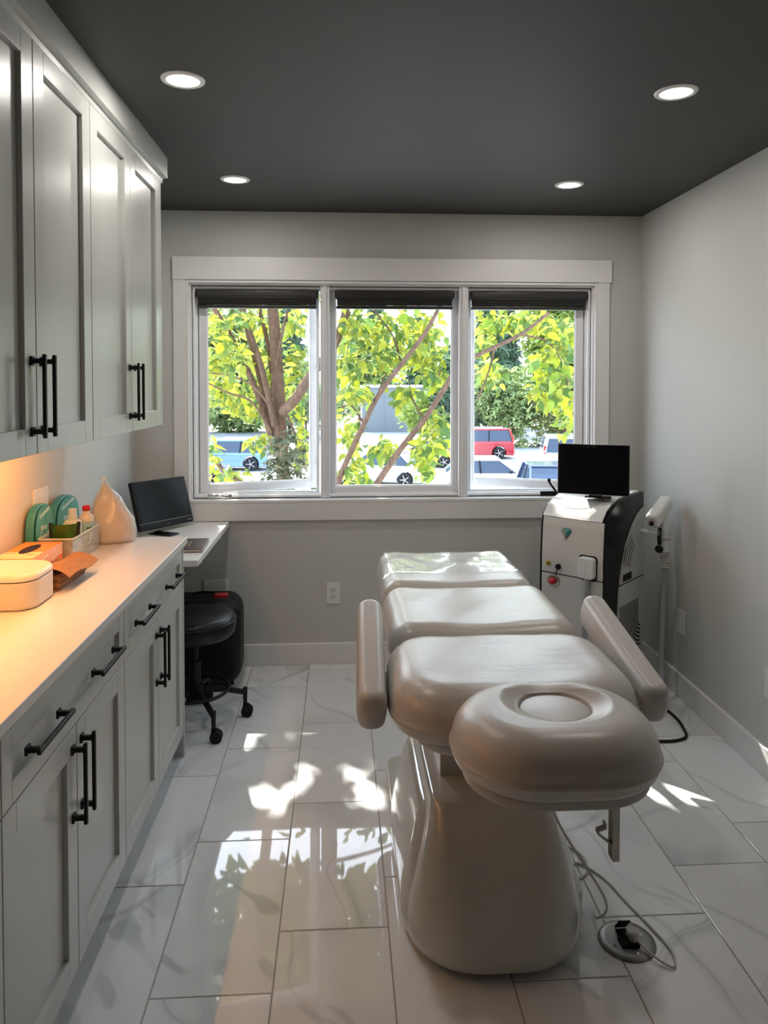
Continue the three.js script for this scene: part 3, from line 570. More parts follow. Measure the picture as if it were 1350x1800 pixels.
  const ring = V(0.29, 0.79, -0.163).applyMatrix4(m.matrixWorld), plug = V(0.09, 0.635, 0.243).applyMatrix4(m.matrixWorld);
  // handpiece hanging in the rest, hose to the floor and back to the port
  const h = thing('laser_handpiece', 'white pistol-shaped laser handpiece hanging beside the bare wall', 'handpiece', [ring.x, ring.y, ring.z]); h.scale.setScalar(1.3);
  const A = V(-0.07, 0.06, 0.05), B = V(0.03, 0.122, -0.04), dir = B.clone().sub(A);
  const barrel = rb(0.046, 0.056, dir.length(), 0.014, 0, 0, 0, 4); barrel.applyQuaternion(new THREE.Quaternion().setFromRotationMatrix(new THREE.Matrix4().lookAt(B, A, V(0, 1, 0)))); barrel.translate((A.x + B.x) / 2, (A.y + B.y) / 2, (A.z + B.z) / 2);
  obj('barrel', barrel, M.whitePlastic, h);
  obj('handle', [limb([[-0.018, 0.085, 0.005], [-0.006, 0.04, 0.0], [0, 0, 0], [0.002, -0.06, 0.002]], 0.025, 0.018, 16)], M.whitePlastic, h);
  obj('guard', [limb([[-0.065, 0.045, 0.04], [-0.05, 0.02, 0.03], [-0.015, 0.012, 0.01]], 0.02, 0.016, 12)], M.clear, h);
  label(obj('tip_window', tr(new THREE.SphereGeometry(0.009, 12, 8), A.x - 0.002, A.y - 0.004, A.z + 0.004), M.blackMatte, h), 'dark tip window');
  label(obj('trigger_cap', [tube([[-0.03, 0.035, 0.03], [-0.034, 0.0, 0.034], [-0.032, -0.025, 0.034]], 0.008, 8), new THREE.SphereGeometry(0.015, 14, 10).translate(-0.034, -0.042, 0.034)], M.blackMatte, h), 'black plug on a short lead');
  obj('strain_relief', [0, 1, 2, 3, 4, 5].map((i) => cyl(0.017, 0.017, 0.006, 0.002, -0.066 - i * 0.0095, 0.002, 20)), M.offWhite, h);
  const hosePath = [V(0.002, -0.10, 0.002), V(0.004, -0.17, 0.002), V(0.0, -0.35, 0.0), V(-0.02, -0.6, 0.03), V(-0.05, -0.72, 0.10), V(-0.12, -0.757, 0.20), V(-0.30, -0.765, 0.27), V(plug.x - ring.x - 0.045, -0.745, plug.z - ring.z + 0.09), V(plug.x - ring.x - 0.03, -0.55, plug.z - ring.z + 0.045), V(plug.x - ring.x - 0.008, -0.3, plug.z - ring.z + 0.016), V(plug.x - ring.x, plug.y - ring.y, plug.z - ring.z)];
  label(obj('hose', tube(hosePath.map((p) => m.worldToLocal(p.add(ring))), 0.0135, 14, 160), M.hose, m), 'grey hose');
}
tag(obj('black_cable', tube([[1.30, 0.008, -3.2], [1.42, 0.007, -3.34], [1.50, 0.007, -3.30], [1.515, 0.007, -3.2], [1.50, 0.007, -3.1], [1.475, 0.007, -3.03], [1.40, 0.007, -3.0], [1.2, 0.007, -3.02], [1.0, 0.007, -2.98]], 0.006, 8, 80), M.blackMatte), 'black mains cable bent on the tiles by the bare wall', 'cable');

// ---------------------------------------------------------------- desk corner
{
  const d = thing('floating_desk', 'white floating desk shelf in the corner under the window', 'desk', [0, 0, 0]);
  obj('desk_top', rb(XL * -1 - 0.602, 0.028, 0.876, 0.003, (XL - 0.602) / 2 + 0.001, 0.771, -3.53), M.counter, d);
  obj('bracket', [bar([XL + 0.02, 0.755, -3.45], [XL + 0.30, 0.755, -3.45], 0.03, 0.006), bar([XL + 0.006, 0.56, -3.45], [XL + 0.006, 0.757, -3.45], 0.03, 0.006)], M.whitePlastic, d);
  obj('bracket', [bar([-0.75, 0.755, ZB + 0.30], [-0.75, 0.755, ZB + 0.02], 0.03, 0.006), bar([-0.75, 0.56, ZB + 0.024], [-0.75, 0.757, ZB + 0.024], 0.03, 0.006)], M.whitePlastic, d);
  const m = thing('desk_monitor', 'black flat monitor leaning back in the desk corner', 'monitor', [-0.862, 0.811, -3.708]);
  m.rotation.order = 'YXZ'; m.rotation.set(-0.291, 1.074, -0.03);
  obj('casing', [rb(0.382, 0.242, 0.022, 0.006, 0, 0.121, -0.012)], M.blackMatte, m);
  obj('screen', rb(0.35, 0.198, 0.002, 0.0005, 0, 0.134, -0.0005), M.screenMatte, m);
  label(obj('chin_strip', [rb(0.38, 0.003, 0.003, 0.001, 0, 0.0325, 0.0), rb(0.035, 0.006, 0.002, 0.0005, 0.16, 0.014, 0.0), rb(0.008, 0.006, 0.002, 0.0005, 0, 0.014, 0.0)], M.brushed, m), 'silver line and badges');
  obj('easel_leg', [bar([0, 0.14, -0.022], [0, 0.004, -0.072], 0.06, 0.008, 0.002)], M.blackMatte, m);
  const p = thing('phone', 'thin dark phone lying before the desk monitor', 'phone', [-0.868, 0.7852, -3.63], 65 * D2R);
  obj('phone_body', rb(0.068, 0.007, 0.13, 0.003, 0, 0.0035, 0), M.blackMatte, p); obj('phone_glass', rb(0.064, 0.001, 0.126, 0.0004, 0, 0.0072, 0), M.screen, p);
  const b = thing('notebook', 'dark maroon notebook with gold lettering on the desk edge', 'book', [-0.685, 0.7852, -3.345], 3 * D2R);
  obj('page_block', rb(0.136, 0.011, 0.222, 0.001, 0.001, 0.0075, 0), M.offWhite, b);
  obj('cover', [rb(0.142, 0.0025, 0.23, 0.001, 0, 0.0012, 0), rb(0.142, 0.0025, 0.23, 0.001, 0, 0.0138, 0), rb(0.003, 0.015, 0.23, 0.001, -0.07, 0.0075, 0)], M.maroon, b);
  label(obj('gold_lettering', [-1, 1].flatMap((s) => [0, 1, 2, 3, 4, 5].map((i) => bx(0.007, 0.0006, 0.007 + 0.006 * ((i * 7 + s) % 3) / 2, -0.008 + s * 0.008, 0.0152, -0.045 + i * 0.017))), M.gold, b), 'gold lettering');
}

// ---------------------------------------------------------------- stool and case under the desk
{
  const s = thing('rolling_stool', 'black round stool on casters beside the base cabinet', 'stool', [-0.658, 0, -3.305]);
  obj('seat', lathe([[0, 0.395], [0.12, 0.395], [0.165, 0.40], [0.178, 0.415], [0.183, 0.44], [0.182, 0.465], [0.174, 0.484], [0.155, 0.492], [0.10, 0.489], [0, 0.486]], 56), M.vinylBlack, s);
  obj('seat_piping', tr(new THREE.TorusGeometry(0.181, 0.004, 8, 64), 0, 0.468, 0, Math.PI / 2), M.vinylBlack, s);
  obj('gas_lift', [cyl(0.027, 0.025, 0.16, 0, 0.2, 0), cyl(0.016, 0.016, 0.14, 0, 0.33, 0), rb(0.12, 0.02, 0.12, 0.004, 0, 0.39, 0)], M.black, s);
  obj('foot_ring', tr(new THREE.TorusGeometry(0.148, 0.008, 10, 64), 0, 0.152, 0, Math.PI / 2), M.black, s);
  obj('hub', [cyl(0.04, 0.035, 0.07, 0, 0.14, 0)], M.black, s);
  for (let k = 0; k < 5; k++) {
    const a = (-13 + 72 * k) * D2R, c = Math.cos(a), n = Math.sin(a), R = 0.222;
    const l = obj('leg', [bar([c * 0.03, 0.148, n * 0.03], [c * 0.12, 0.140, n * 0.12], 0.022, 0.026, 0.006), bar([c * 0.11, 0.142, n * 0.11], [c * R, 0.112, n * R], 0.022, 0.022, 0.006), cyl(0.009, 0.011, 0.07, c * R, 0.098, n * R, 14)], M.black, s);
    const w = obj('caster', [-1, 1].map((q) => tr(new THREE.CylinderGeometry(0.026, 0.026, 0.012, 20).rotateX(Math.PI / 2), c * R + 0.012 * Math.sin(a + 1), 0.026, n * R + q * 0.011)), M.blackMatte, l);
    obj('caster_fork', rb(0.03, 0.024, 0.012, 0.005, c * R + 0.004, 0.05, n * R), M.black, w);
  }
  const c = thing('suitcase', 'dark rounded hard-shell suitcase with a red tag behind the stool', 'suitcase', [-0.70, 0, -3.765], 4 * D2R);
  obj('shell', [extrude(outline(0.385, 0.42, 0.085, 10), 0.16, 0.05, 6).translate(0, 0.228, -0.08)], M.caseShell, c);
  label(obj('zip_band', [[0.006, 0.391, 0.426], [-0.018, 0.391, 0.426], [0.046, 0.389, 0.424], [-0.055, 0.389, 0.424]].map(([z, w, h]) => extrude(outline(w, h, 0.088, 10), 0.008, 0.003).translate(0, 0.228, z)), M.caseRib, c), 'grey zip bands');
  obj('carry_handle', tube([[-0.06, 0.435, 0], [-0.05, 0.452, 0], [0.05, 0.452, 0], [0.06, 0.435, 0]], 0.007, 8), M.blackMatte, c);
  label(obj('luggage_tag', rb(0.07, 0.022, 0.04, 0.005, 0.085, 0.443, 0.02), M.red, c), 'red tag');
  obj('wheel', [-0.14, 0.14].map((x) => tr(cyl(0.022, 0.022, 0.02, 0, 0, 0, 18), x, 0.022, 0.06, 0, 0, Math.PI / 2)), M.blackMatte, c); obj('stud', [-0.14, 0.14].map((x) => cyl(0.014, 0.014, 0.02, x, 0.01, -0.07)), M.blackMatte, c);
}

// ---------------------------------------------------------------- wall plates
function plate(name, text, category, pos, turn, draw) {
  const p = thing(name, text, category, pos, turn); draw(p); return p;
}
const outletBody = (p, w, h) => { obj('cover_plate', rb(w, h, 0.006, 0.002, 0, 0, 0.003), M.whitePlastic, p); obj('insert', rb(0.034, 0.068, 0.003, 0.002, 0, 0, 0.0065), M.whitePlastic, p); };
plate('wall_outlet', 'white upright outlet on the bare wall under the window', 'outlet', [-0.045, 0.386, ZB], 0, (p) => { outletBody(p, 0.076, 0.118); for (const y of [0.017, -0.017]) { obj('socket_face', rb(0.03, 0.026, 0.003, 0.004, 0, y, 0.0085), M.whitePlastic, p); obj('socket_hole', [bx(0.003, 0.009, 0.002, -0.006, y + 0.002, 0.0098), bx(0.003, 0.009, 0.002, 0.006, y + 0.002, 0.0098), bx(0.005, 0.005, 0.002, 0, y - 0.008, 0.0098)], M.blackMatte, p); } });
plate('blank_plate', 'wide white wall plate under the desk, above the suitcase', 'wall plate', [-0.675, 0.43, ZB], 0, (p) => { obj('cover_plate', rb(0.132, 0.076, 0.007, 0.003, 0, 0, 0.0035), M.whitePlastic, p); for (const x of [-0.045, 0.045]) obj('screw', tr(cyl(0.003, 0.003, 0.002, 0, 0, 0, 10), x, 0, 0.0075, Math.PI / 2), M.chrome, p); });
plate('wall_outlet', 'white outlet plate on the bare wall below the handpiece', 'outlet', [XR, 0.366, -3.455], -Math.PI / 2, (p) => outletBody(p, 0.09, 0.118));
plate('wall_outlet', 'white outlet plate cut by the edge of the photo, on the bare wall', 'outlet', [XR, 0.365, -2.70], -Math.PI / 2, (p) => outletBody(p, 0.078, 0.118));
plate('wall_outlet', 'outlet plate above the worktop, half hidden by the teal packs', 'outlet', [XL, 1.088, -2.725], Math.PI / 2, (p) => { outletBody(p, 0.13, 0.116); });

// ---------------------------------------------------------------- things on the worktop
{
  const Y = 0.9005;
  const c = thing('storage_box', 'cream box with rounded corners and a flat lid on the worktop', 'box', [-0.968, Y, -2.142], 0);
  obj('box_body', cushion({ w: 0.244, d: 0.190, h: 0.078, r: 0.055, e: 0.004, eb: 0.012, caps: 4 }), M.offWhite, c);
  label(obj('seam', cushion({ w: 0.238, d: 0.184, h: 0.004, r: 0.052, e: 0.001, eb: 0.001, caps: 3 }), M.blackMatte, c), 'dark gap under the lid').position.y = 0.077;
  obj('lid', cushion({ w: 0.244, d: 0.190, h: 0.018, r: 0.055, e: 0.012, eb: 0.002, top: (x, z) => 0.004 * (1 - (x / 0.12) ** 2), caps: 8 }), M.whitePlastic, c).position.y = 0.0805;
  obj('catch', [rb(0.034, 0.036, 0.005, 0.002, 0.028 - 0.02, 0.040, 0.0955), rb(0.024, 0.01, 0.004, 0.002, 0.028 - 0.02, 0.034, 0.0985)], M.offWhite, c);

  const g = thing('glove_box', 'orange and pale carton with an oval slot, behind the cream box', 'carton', [-1.012, Y, -2.425], 0);
  obj('carton', rb(0.122, 0.086, 0.245, 0.0015, 0, 0.043, 0), M.orange, g);
  const topP = print(256, 512, (x, w, h) => {
    x.fillStyle = '#ff9a4a'; x.fillRect(0, 0, w, h); x.fillStyle = '#ffe2b8'; x.fillRect(0, h * 0.62, w, h * 0.38); x.fillStyle = '#f58a3a'; x.fillRect(0, 0, w, h * 0.08);
    x.fillStyle = '#8a5a3a'; x.font = 'bold 22px sans-serif'; x.fillRect(w * 0.68, h * 0.75, 44, 5); x.fillRect(w * 0.68, h * 0.77, 58, 5); x.fillRect(w * 0.68, h * 0.79, 36, 5); x.fillStyle = '#c9b9a0'; x.fillRect(w * 0.02, h * 0.66, w * 0.3, h * 0.06);
  });
  const plateOf = (name, w, h, mat, parent, pos, rot) => { const q = obj(name, new THREE.PlaneGeometry(w, h), mat, parent, true); q.geometry = join([rb(w, h, 0.0006, 0.0001)]); q.geometry.attributes.uv.array.set(Array.from({ length: q.geometry.attributes.position.count }, (_, i) => [q.geometry.attributes.position.getX(i) / w + 0.5, q.geometry.attributes.position.getY(i) / h + 0.5]).flat()); q.position.set(...pos); q.rotation.order = 'YXZ'; q.rotation.set(...rot); return q; };
  plateOf('top_print', 0.119, 0.242, PM({ map: topP, roughness: 0.45 }), g, [0, 0.0864, 0], [-Math.PI / 2, 0, 0]);
  { const e = []; for (let i = 0; i < 28; i++) { const a = i / 28 * Math.PI * 2; e.push([0.023 * Math.cos(a), 0.068 * Math.sin(a)]); } const s = obj('slot', extrude(e, 0.0006).rotateX(-Math.PI / 2).translate(0, 0.0868, -0.012), PM({ color: lin(0.02, 0.012, 0.03), roughness: 0.8 }), g); label(s, 'dark oval slot'); }
  const sideP = print(512, 160, (x, w, h) => {
    x.fillStyle = '#f7c9b2'; x.fillRect(0, 0, w, h); x.fillStyle = '#f07a1e'; x.beginPath(); x.moveTo(w, h * 0.45); x.quadraticCurveTo(w * 0.72, h * 0.38, w * 0.5, h * 0.75); x.lineTo(w * 0.55, h); x.lineTo(w, h); x.fill();
    x.strokeStyle = '#ffffff'; x.lineWidth = 10; x.beginPath(); x.moveTo(w * 0.02, h * 0.9); x.quadraticCurveTo(w * 0.22, h * 0.2, w * 0.5, h * 0.15); x.stroke(); x.strokeStyle = '#6a4a44'; x.lineWidth = 5; x.beginPath(); x.moveTo(w * 0.1, h * 0.85); x.lineTo(w * 0.2, h * 0.5); x.stroke();
  });
  plateOf('side_print', 0.242, 0.083, PM({ map: sideP, roughness: 0.45 }), g, [0.0614, 0.043, 0], [0, Math.PI / 2, 0]);
  const frontP = print(256, 160, (x, w, h) => { x.fillStyle = '#ff8a24'; x.fillRect(0, 0, w, h); x.fillStyle = '#ffd39a'; x.fillRect(0, 0, w, h * 0.16); x.fillStyle = '#3a1410'; x.fillRect(w * 0.62, h * 0.25, 34, 34); x.fillStyle = '#ffb060'; x.font = 'bold 26px sans-serif'; x.fillText('F', w * 0.66, h * 0.43); x.strokeStyle = '#6a3a1a'; x.lineWidth = 6; x.beginPath(); x.arc(w * 0.12, h * 0.5, 22, 0, 7); x.stroke(); });
  plateOf('front_print', 0.119, 0.083, PM({ map: frontP, roughness: 0.45 }), g, [0, 0.043, 0.1229], [0, 0, 0]);

  // brown paper towels, the top one curling
  const k = thing('paper_towels', 'stack of folded brown paper towels, top sheet curling up', 'paper towels', [-0.893, Y, -2.352], -2 * D2R);
  for (let i = 0; i < 8; i++) obj('sheet', tr(rb(0.098 + rr(-0.003, 0.003), 0.0052, 0.212 + rr(-0.003, 0.003), 0.0012), rr(-0.003, 0.003), 0.003 + i * 0.0062, rr(-0.003, 0.003), 0, rr(-0.02, 0.02)), i % 3 === 1 ? M.kraftDark : M.kraft, k);
  { const sh = new THREE.PlaneGeometry(0.135, 0.235, 14, 20).rotateX(-Math.PI / 2), P = sh.attributes.position; for (let i = 0; i < P.count; i++) { const x = P.getX(i), z = P.getZ(i); P.setY(i, 0.058 + 0.013 * Math.cos((x - 0.01) * 38) + 0.004 * Math.sin(z * 24) - 0.35 * Math.max(0, x - 0.02) ** 1.3 + 0.002 * Math.sin(x * 90 + z * 30)); } sh.computeVertexNormals(); const t2 = sh.clone(); t2.translate(0, -0.0012, 0); obj('top_sheet', [sh, t2], M.kraft, k).position.set(0.018, 0, 0.0); }

  // clear bin and what stands in it
  const bin = thing('clear_bin', 'clear plastic bin holding bottles and green goggles', 'bin', [-0.978, Y, -2.695], 0), bw = 0.115, bd = 0.272, bh = 0.092;
  obj('wall', [bc(-bw / 2, 0.002, -bd / 2, -bw / 2 + 0.002, bh, bd / 2, 0.0008), bc(bw / 2 - 0.002, 0.002, -bd / 2, bw / 2, bh, bd / 2, 0.0008), bc(-bw / 2, 0.002, -bd / 2, bw / 2, bh, -bd / 2 + 0.002, 0.0008), bc(-bw / 2, 0.002, bd / 2 - 0.002, bw / 2, bh, bd / 2, 0.0008)], M.clear, bin);
  obj('bottom', bc(-bw / 2, 0, -bd / 2, bw / 2, 0.002, bd / 2), M.clear, bin);
  obj('rim', tube(outline(bw + 0.004, bd + 0.004, 0.012, 4, 3).concat([outline(bw + 0.004, bd + 0.004, 0.012, 4, 3)[0]]).map(([x, z]) => [x, bh, z]), 0.003, 8, 120), M.frosted, bin);
  obj('grip', tr(new THREE.TorusGeometry(0.034, 0.0022, 8, 32, Math.PI), bw / 2 + 0.001, 0.078, -0.02, 0, Math.PI / 2, Math.PI), M.frosted, bin);
  const b1 = thing('bottle', 'pale translucent bottle in the clear bin', 'bottle', [-0.975, Y + 0.0025, -2.715], 0);
  obj('bottle_body', cushion({ w: 0.062, d: 0.052, h: 0.13, r: 0.024, e: 0.018, eb: 0.006, caps: 4 }), M.frosted, b1);
  obj('cap', [cyl(0.017, 0.016, 0.016, 0, 0.136, 0), cyl(0.0145, 0.0145, 0.026, 0, 0.155, 0)], M.frosted, b1);
  const b2 = thing('bottle', 'white bottle with a red cap and a pale blue label', 'bottle', [-0.952, Y + 0.0025, -2.79], 0);
  obj('bottle_body', lathe([[0, 0], [0.026, 0], [0.0275, 0.004], [0.0275, 0.118], [0.024, 0.13], [0.013, 0.137], [0.0125, 0.15], [0, 0.15]], 32), M.offWhite, b2);
  const lab = print(256, 160, (x, w, h) => { x.fillStyle = '#9fc6cc'; x.fillRect(0, 0, w, h); x.fillStyle = '#2c5f63'; x.fillRect(0, 6, w, 10); for (let i = 0; i < 4; i++) { x.fillRect(w * 0.25 * i + 14, 66, 34, 5); x.fillRect(w * 0.25 * i + 10, 100, 44, 4); } });
  obj('label_band', lathe([[0.0278, 0.03], [0.0281, 0.032], [0.0281, 0.108], [0.0278, 0.11]], 40), PM({ map: lab, roughness: 0.4 }), b2, true);
  label(obj('cap', lathe([[0, 0.149], [0.0145, 0.149], [0.0145, 0.163], [0.012, 0.167], [0, 0.168]], 24), M.red, b2), 'red cap');
  const gg = thing('goggles', 'dark green safety goggles with black arms in the clear bin', 'goggles', [-0.972, Y + 0.052, -2.625], 12 * D2R); gg.scale.setScalar(0.93);
  obj('lens', (() => { const g2 = new THREE.CylinderGeometry(0.05, 0.046, 0.085, 28, 1, true, -1.15, 2.3); g2.scale(1, 1, 0.62); return [g2.translate(0, 0.044, -0.012)]; })(), M.lensGreen, gg);
  obj('nose_frame', [tube([[-0.046, 0.002, 0.0], [-0.02, 0.0, 0.017], [0, 0.012, 0.019], [0.02, 0.0, 0.017], [0.046, 0.002, 0.0]], 0.004, 8), rb(0.07, 0.022, 0.004, 0.002, 0, 0.008, 0.016)], M.blackMatte, gg);
  for (const s of [-1, 1]) obj('arm', [bar([s * 0.046, 0.03, 0.0], [s * 0.050, 0.09, -0.012], 0.012, 0.008, 0.002), bar([s * 0.050, 0.09, -0.012], [s * 0.018, 0.06, -0.04], 0.004, 0.004, 0.001)], M.blackMatte, gg);
  tag(obj('small_box', rb(0.06, 0.058, 0.03, 0.001, -0.975, Y + 0.0315, -2.58), PM({ color: lin(0.07, 0.055, 0.06), roughness: 0.5 })), 'small dark box at the front of the clear bin', 'box');

  // two teal packs leaning on the wall
  const dome = (w, h, ox = 0) => { const s = new THREE.Shape(); s.moveTo(-w / 2, 0); s.lineTo(-w / 2, h * 0.5); s.bezierCurveTo(-w / 2, h * 0.86, -w * 0.3 + ox, h, ox * 1.2, h); s.bezierCurveTo(w * 0.3 + ox, h, w / 2, h * 0.86, w / 2, h * 0.5); s.lineTo(w / 2, 0); s.lineTo(-w / 2, 0); return s; };
  const wordsOn = (a, b) => print(512, 512, (x, w, h) => {
    x.fillStyle = '#3f9fa0'; x.fillRect(0, 0, w, h); x.fillStyle = '#57b0ae'; for (let i = 0; i < 5; i++) { x.beginPath(); x.ellipse(w * (0.15 + 0.2 * i), h * (0.3 + 0.13 * (i % 3)), 70, 120, 0.5, 0, 7); x.fill(); }
    x.fillStyle = '#2f8a90'; for (let i = 0; i < 4; i++) { x.beginPath(); x.ellipse(w * (0.25 + 0.2 * i), h * (0.75 - 0.1 * (i % 2)), 60, 80, 0.3, 0, 7); x.fill(); }
    x.save(); x.translate(w * 0.3, h * 0.22); x.rotate(-0.22); x.fillStyle = '#bfe3dd'; x.fillRect(-30, -16, 260, 32); x.fillStyle = '#5fa9a6'; x.font = 'bold 22px sans-serif'; x.fillText('• • • • • • • • • •', -18, 8); x.restore();
    x.fillStyle = '#f4fbfa'; x.font = 'bold 62px sans-serif'; x.fillText(a, w * 0.30, h * 0.47); x.font = 'italic 104px serif'; x.fillText(b, w * 0.22, h * 0.64);
  });
  [[-2.652, 0.17, 0.2, 'Nims', 'Good', 'teal dome-shaped pack with white lettering, beside the orange carton', 1.02, 0.0], [-2.868, 0.24, 0.197, 'Nims', 'Good', 'larger teal dome-shaped pack with white lettering, behind the pale bottle', 1.0, 0.004]].forEach(([z, w, h, a, b, text, q, out]) => {
    const p = thing('teal_pack', text, 'pack', [-1.066 + out, Y, z], 0);
    p.rotation.order = 'YXZ'; p.rotation.set(0, Math.PI / 2, 0);
    const f = obj('pack_body', [extrude(dome(w, h), 0.016, 0.006, 4).translate(0, 0.0, -0.012)], M.teal, p);
    const face = new THREE.ShapeGeometry(dome(w - 0.014, h - 0.008), 16), P = face.attributes.position, uv = face.attributes.uv;
    for (let i = 0; i < P.count; i++) uv.setXY(i, P.getX(i) / w + 0.5, P.getY(i) / h);
    const pr = obj('front_print', face.translate(0, 0.004, 0.0165), PM({ map: wordsOn(a, b), roughness: 0.3 }), p, true);
  });

  // pillow in a clear bag at the end of the worktop
  const pw = thing('pillow', 'small beige pillow in a clear plastic bag at the worktop end', 'pillow', [-0.905, Y, -2.935], 10 * D2R);
  const soft = (k) => skin([[0, 0.055, 0.02, 0], [0.001, 0.078, 0.036, 0], [0.018, 0.088, 0.046, 0], [0.05, 0.09, 0.05, 0], [0.09, 0.082, 0.046, -0.004], [0.13, 0.066, 0.038, -0.010], [0.165, 0.046, 0.027, -0.016], [0.19, 0.028, 0.016, -0.021], [0.21, 0.014, 0.008, -0.026], [0.222, 0.006, 0.004, -0.028]].map(([y, a, b, x]) => { const o = []; for (let i = 0; i < 40; i++) { const t = i / 40 * Math.PI * 2, c = Math.cos(t), n = Math.sin(t); o.push([x + k * a * Math.sign(c) * Math.abs(c) ** 0.8 + 0.0025 * Math.sin(y * 90 + t * 3), y * (y > 0.15 ? k : 1), -y * 0.12 + k * b * Math.sign(n) * Math.abs(n) ** 0.9 + 0.003 * Math.sin(y * 60 + t * 5)]); } return o; }));
  obj('pillow_body', soft(1), M.pillow, pw);
  label(obj('plastic_bag', [soft(1.06), limb([[-0.028, 0.222, -0.027], [-0.034, 0.238, -0.028], [-0.026, 0.25, -0.03]], 0.007, 0.010, 8)], M.wrap, pw), 'clear plastic bag');
}

// ---------------------------------------------------------------- outdoors
const GY = -3.05;   // car park level: the room is one floor up
struct('ground', bx(160, 0.1, 130, 0, GY - 0.05, -4.6 - 65), PM({ color: 0xffffff, map: asphaltMap, roughness: 0.9 }), 'sun-bleached asphalt car park outside the window', 'ground');

// a leaf: pointed oval folded along its rib, tip drooping; lies along +x from the stalk
function leafGeo(L, W, droop, fold) {
  const st = [0, 0.12, 0.32, 0.55, 0.78, 1], wd = [0.02, 0.62, 1, 0.86, 0.45, 0], pos = [], idx = [];
  st.forEach((t, i) => { const x = t * L, y = -droop * t * t * L, w = wd[i] * W / 2; pos.push(x, y + fold * w, -w, x, y, 0, x, y + fold * w, w); });
  for (let i = 0; i + 1 < st.length; i++) { const a = i * 3; idx.push(a, a + 1, a + 3, a + 1, a + 4, a + 3, a + 1, a + 2, a + 4, a + 2, a + 5, a + 4); }
  const g = new THREE.BufferGeometry(); g.setAttribute('position', new THREE.Float32BufferAttribute(pos, 3)); g.setIndex(idx); g.computeVertexNormals();
  g.setAttribute('uv', new THREE.Float32BufferAttribute(pos.flatMap((_, i) => (i % 3 ? [] : [pos[i], pos[i + 2]])), 2));
  return g;
}
const leafShapes = [leafGeo(0.125, 0.078, 0.25, 0.25), leafGeo(0.11, 0.085, 0.45, 0.35), leafGeo(0.14, 0.075, 0.1, 0.2), leafGeo(0.10, 0.06, 0.35, 0.5)];
const leafMat = (r, g, b, t = 0.5) => PM({ color: lin(r, g, b), roughness: 1, transmission: t, thickness: 0, specularIntensity: 0.5, side: THREE.DoubleSide });
const leafMats = [leafMat(0.46, 0.52, 0.035, 0.55), leafMat(0.28, 0.40, 0.05, 0.5), leafMat(0.60, 0.60, 0.04, 0.6), leafMat(0.16, 0.27, 0.07, 0.3)];
const leafAny = PM({ color: 0xffffff, roughness: 1, transmission: 0.5, thickness: 0, specularIntensity: 0.5, side: THREE.DoubleSide });
const M_bark = PM({ color: 0xffffff, map: barkMap, bumpMap: barkBump, bumpScale: 0.012, roughness: 0.9 });

// where the sun reaches in between the leaves: places on the floor (x, z, half sizes) and on raised tops
const gaps = [[-0.404, -3.136, 0.055, 0.09, 0], [-0.195, -3.165, 0.025, 0.041, 0], [-0.16, -3.21, 0.034, 0.037, 0], [-0.14, -2.892, 0.027, 0.034, 0], [-0.317, -2.69, 0.054, 0.095, 0], [-0.228, -2.677, 0.045, 0.08, 0], [-0.172, -2.79, 0.046, 0.054, 0], [0, -2.875, 0.034, 0.047, 0], [0.105, -2.895, 0.03, 0.045, 0], [0.055, -2.809, 0.033, 0.047, 0], [0.102, -2.655, 0.085, 0.085, 0], [-0.122, -2.588, 0.024, 0.021, 0],
  [1.259, -2.628, 0.20, 0.11, 0], [1.404, -2.593, 0.05, 0.022, 0], [1.60, -2.62, 0.05, 0.09, 0], [0.282, -3.003, 0.083, 0.028, 0], [0.378, -2.919, 0.035, 0.035, 0],
  [1.06, -3.42, 0.085, 0.09, 0.95], [1.2, -3.38, 0.09, 0.06, 0.93], [-0.645, -3.50, 0.03, 0.07, 0.785], [-0.64, -3.70, 0.03, 0.05, 0.785], [1.50, -3.42, 0.07, 0.06, 0.88], [0.62, -3.30, 0.08, 0.06, 0.76], [-0.62, -4.0, 0.1, 0.03, 0.91], [-0.35, -4.0, 0.06, 0.03, 0.91], [0.2, -4.0, 0.15, 0.03, 0.91]];
const TRAVEL = SUN.clone().negate();
function shades(p, r) {   // would a leaf of radius r at p darken one of those places?
  for (const [x, z, a, b, y] of gaps) { const t = (y - p.y) / TRAVEL.y, hx = p.x + TRAVEL.x * t, hz = p.z + TRAVEL.z * t; if (((hx - x) / (a * 0.68 + r)) ** 2 + ((hz - z) / (b * 0.68 + r)) ** 2 < 1) return true; }
  return false;
}

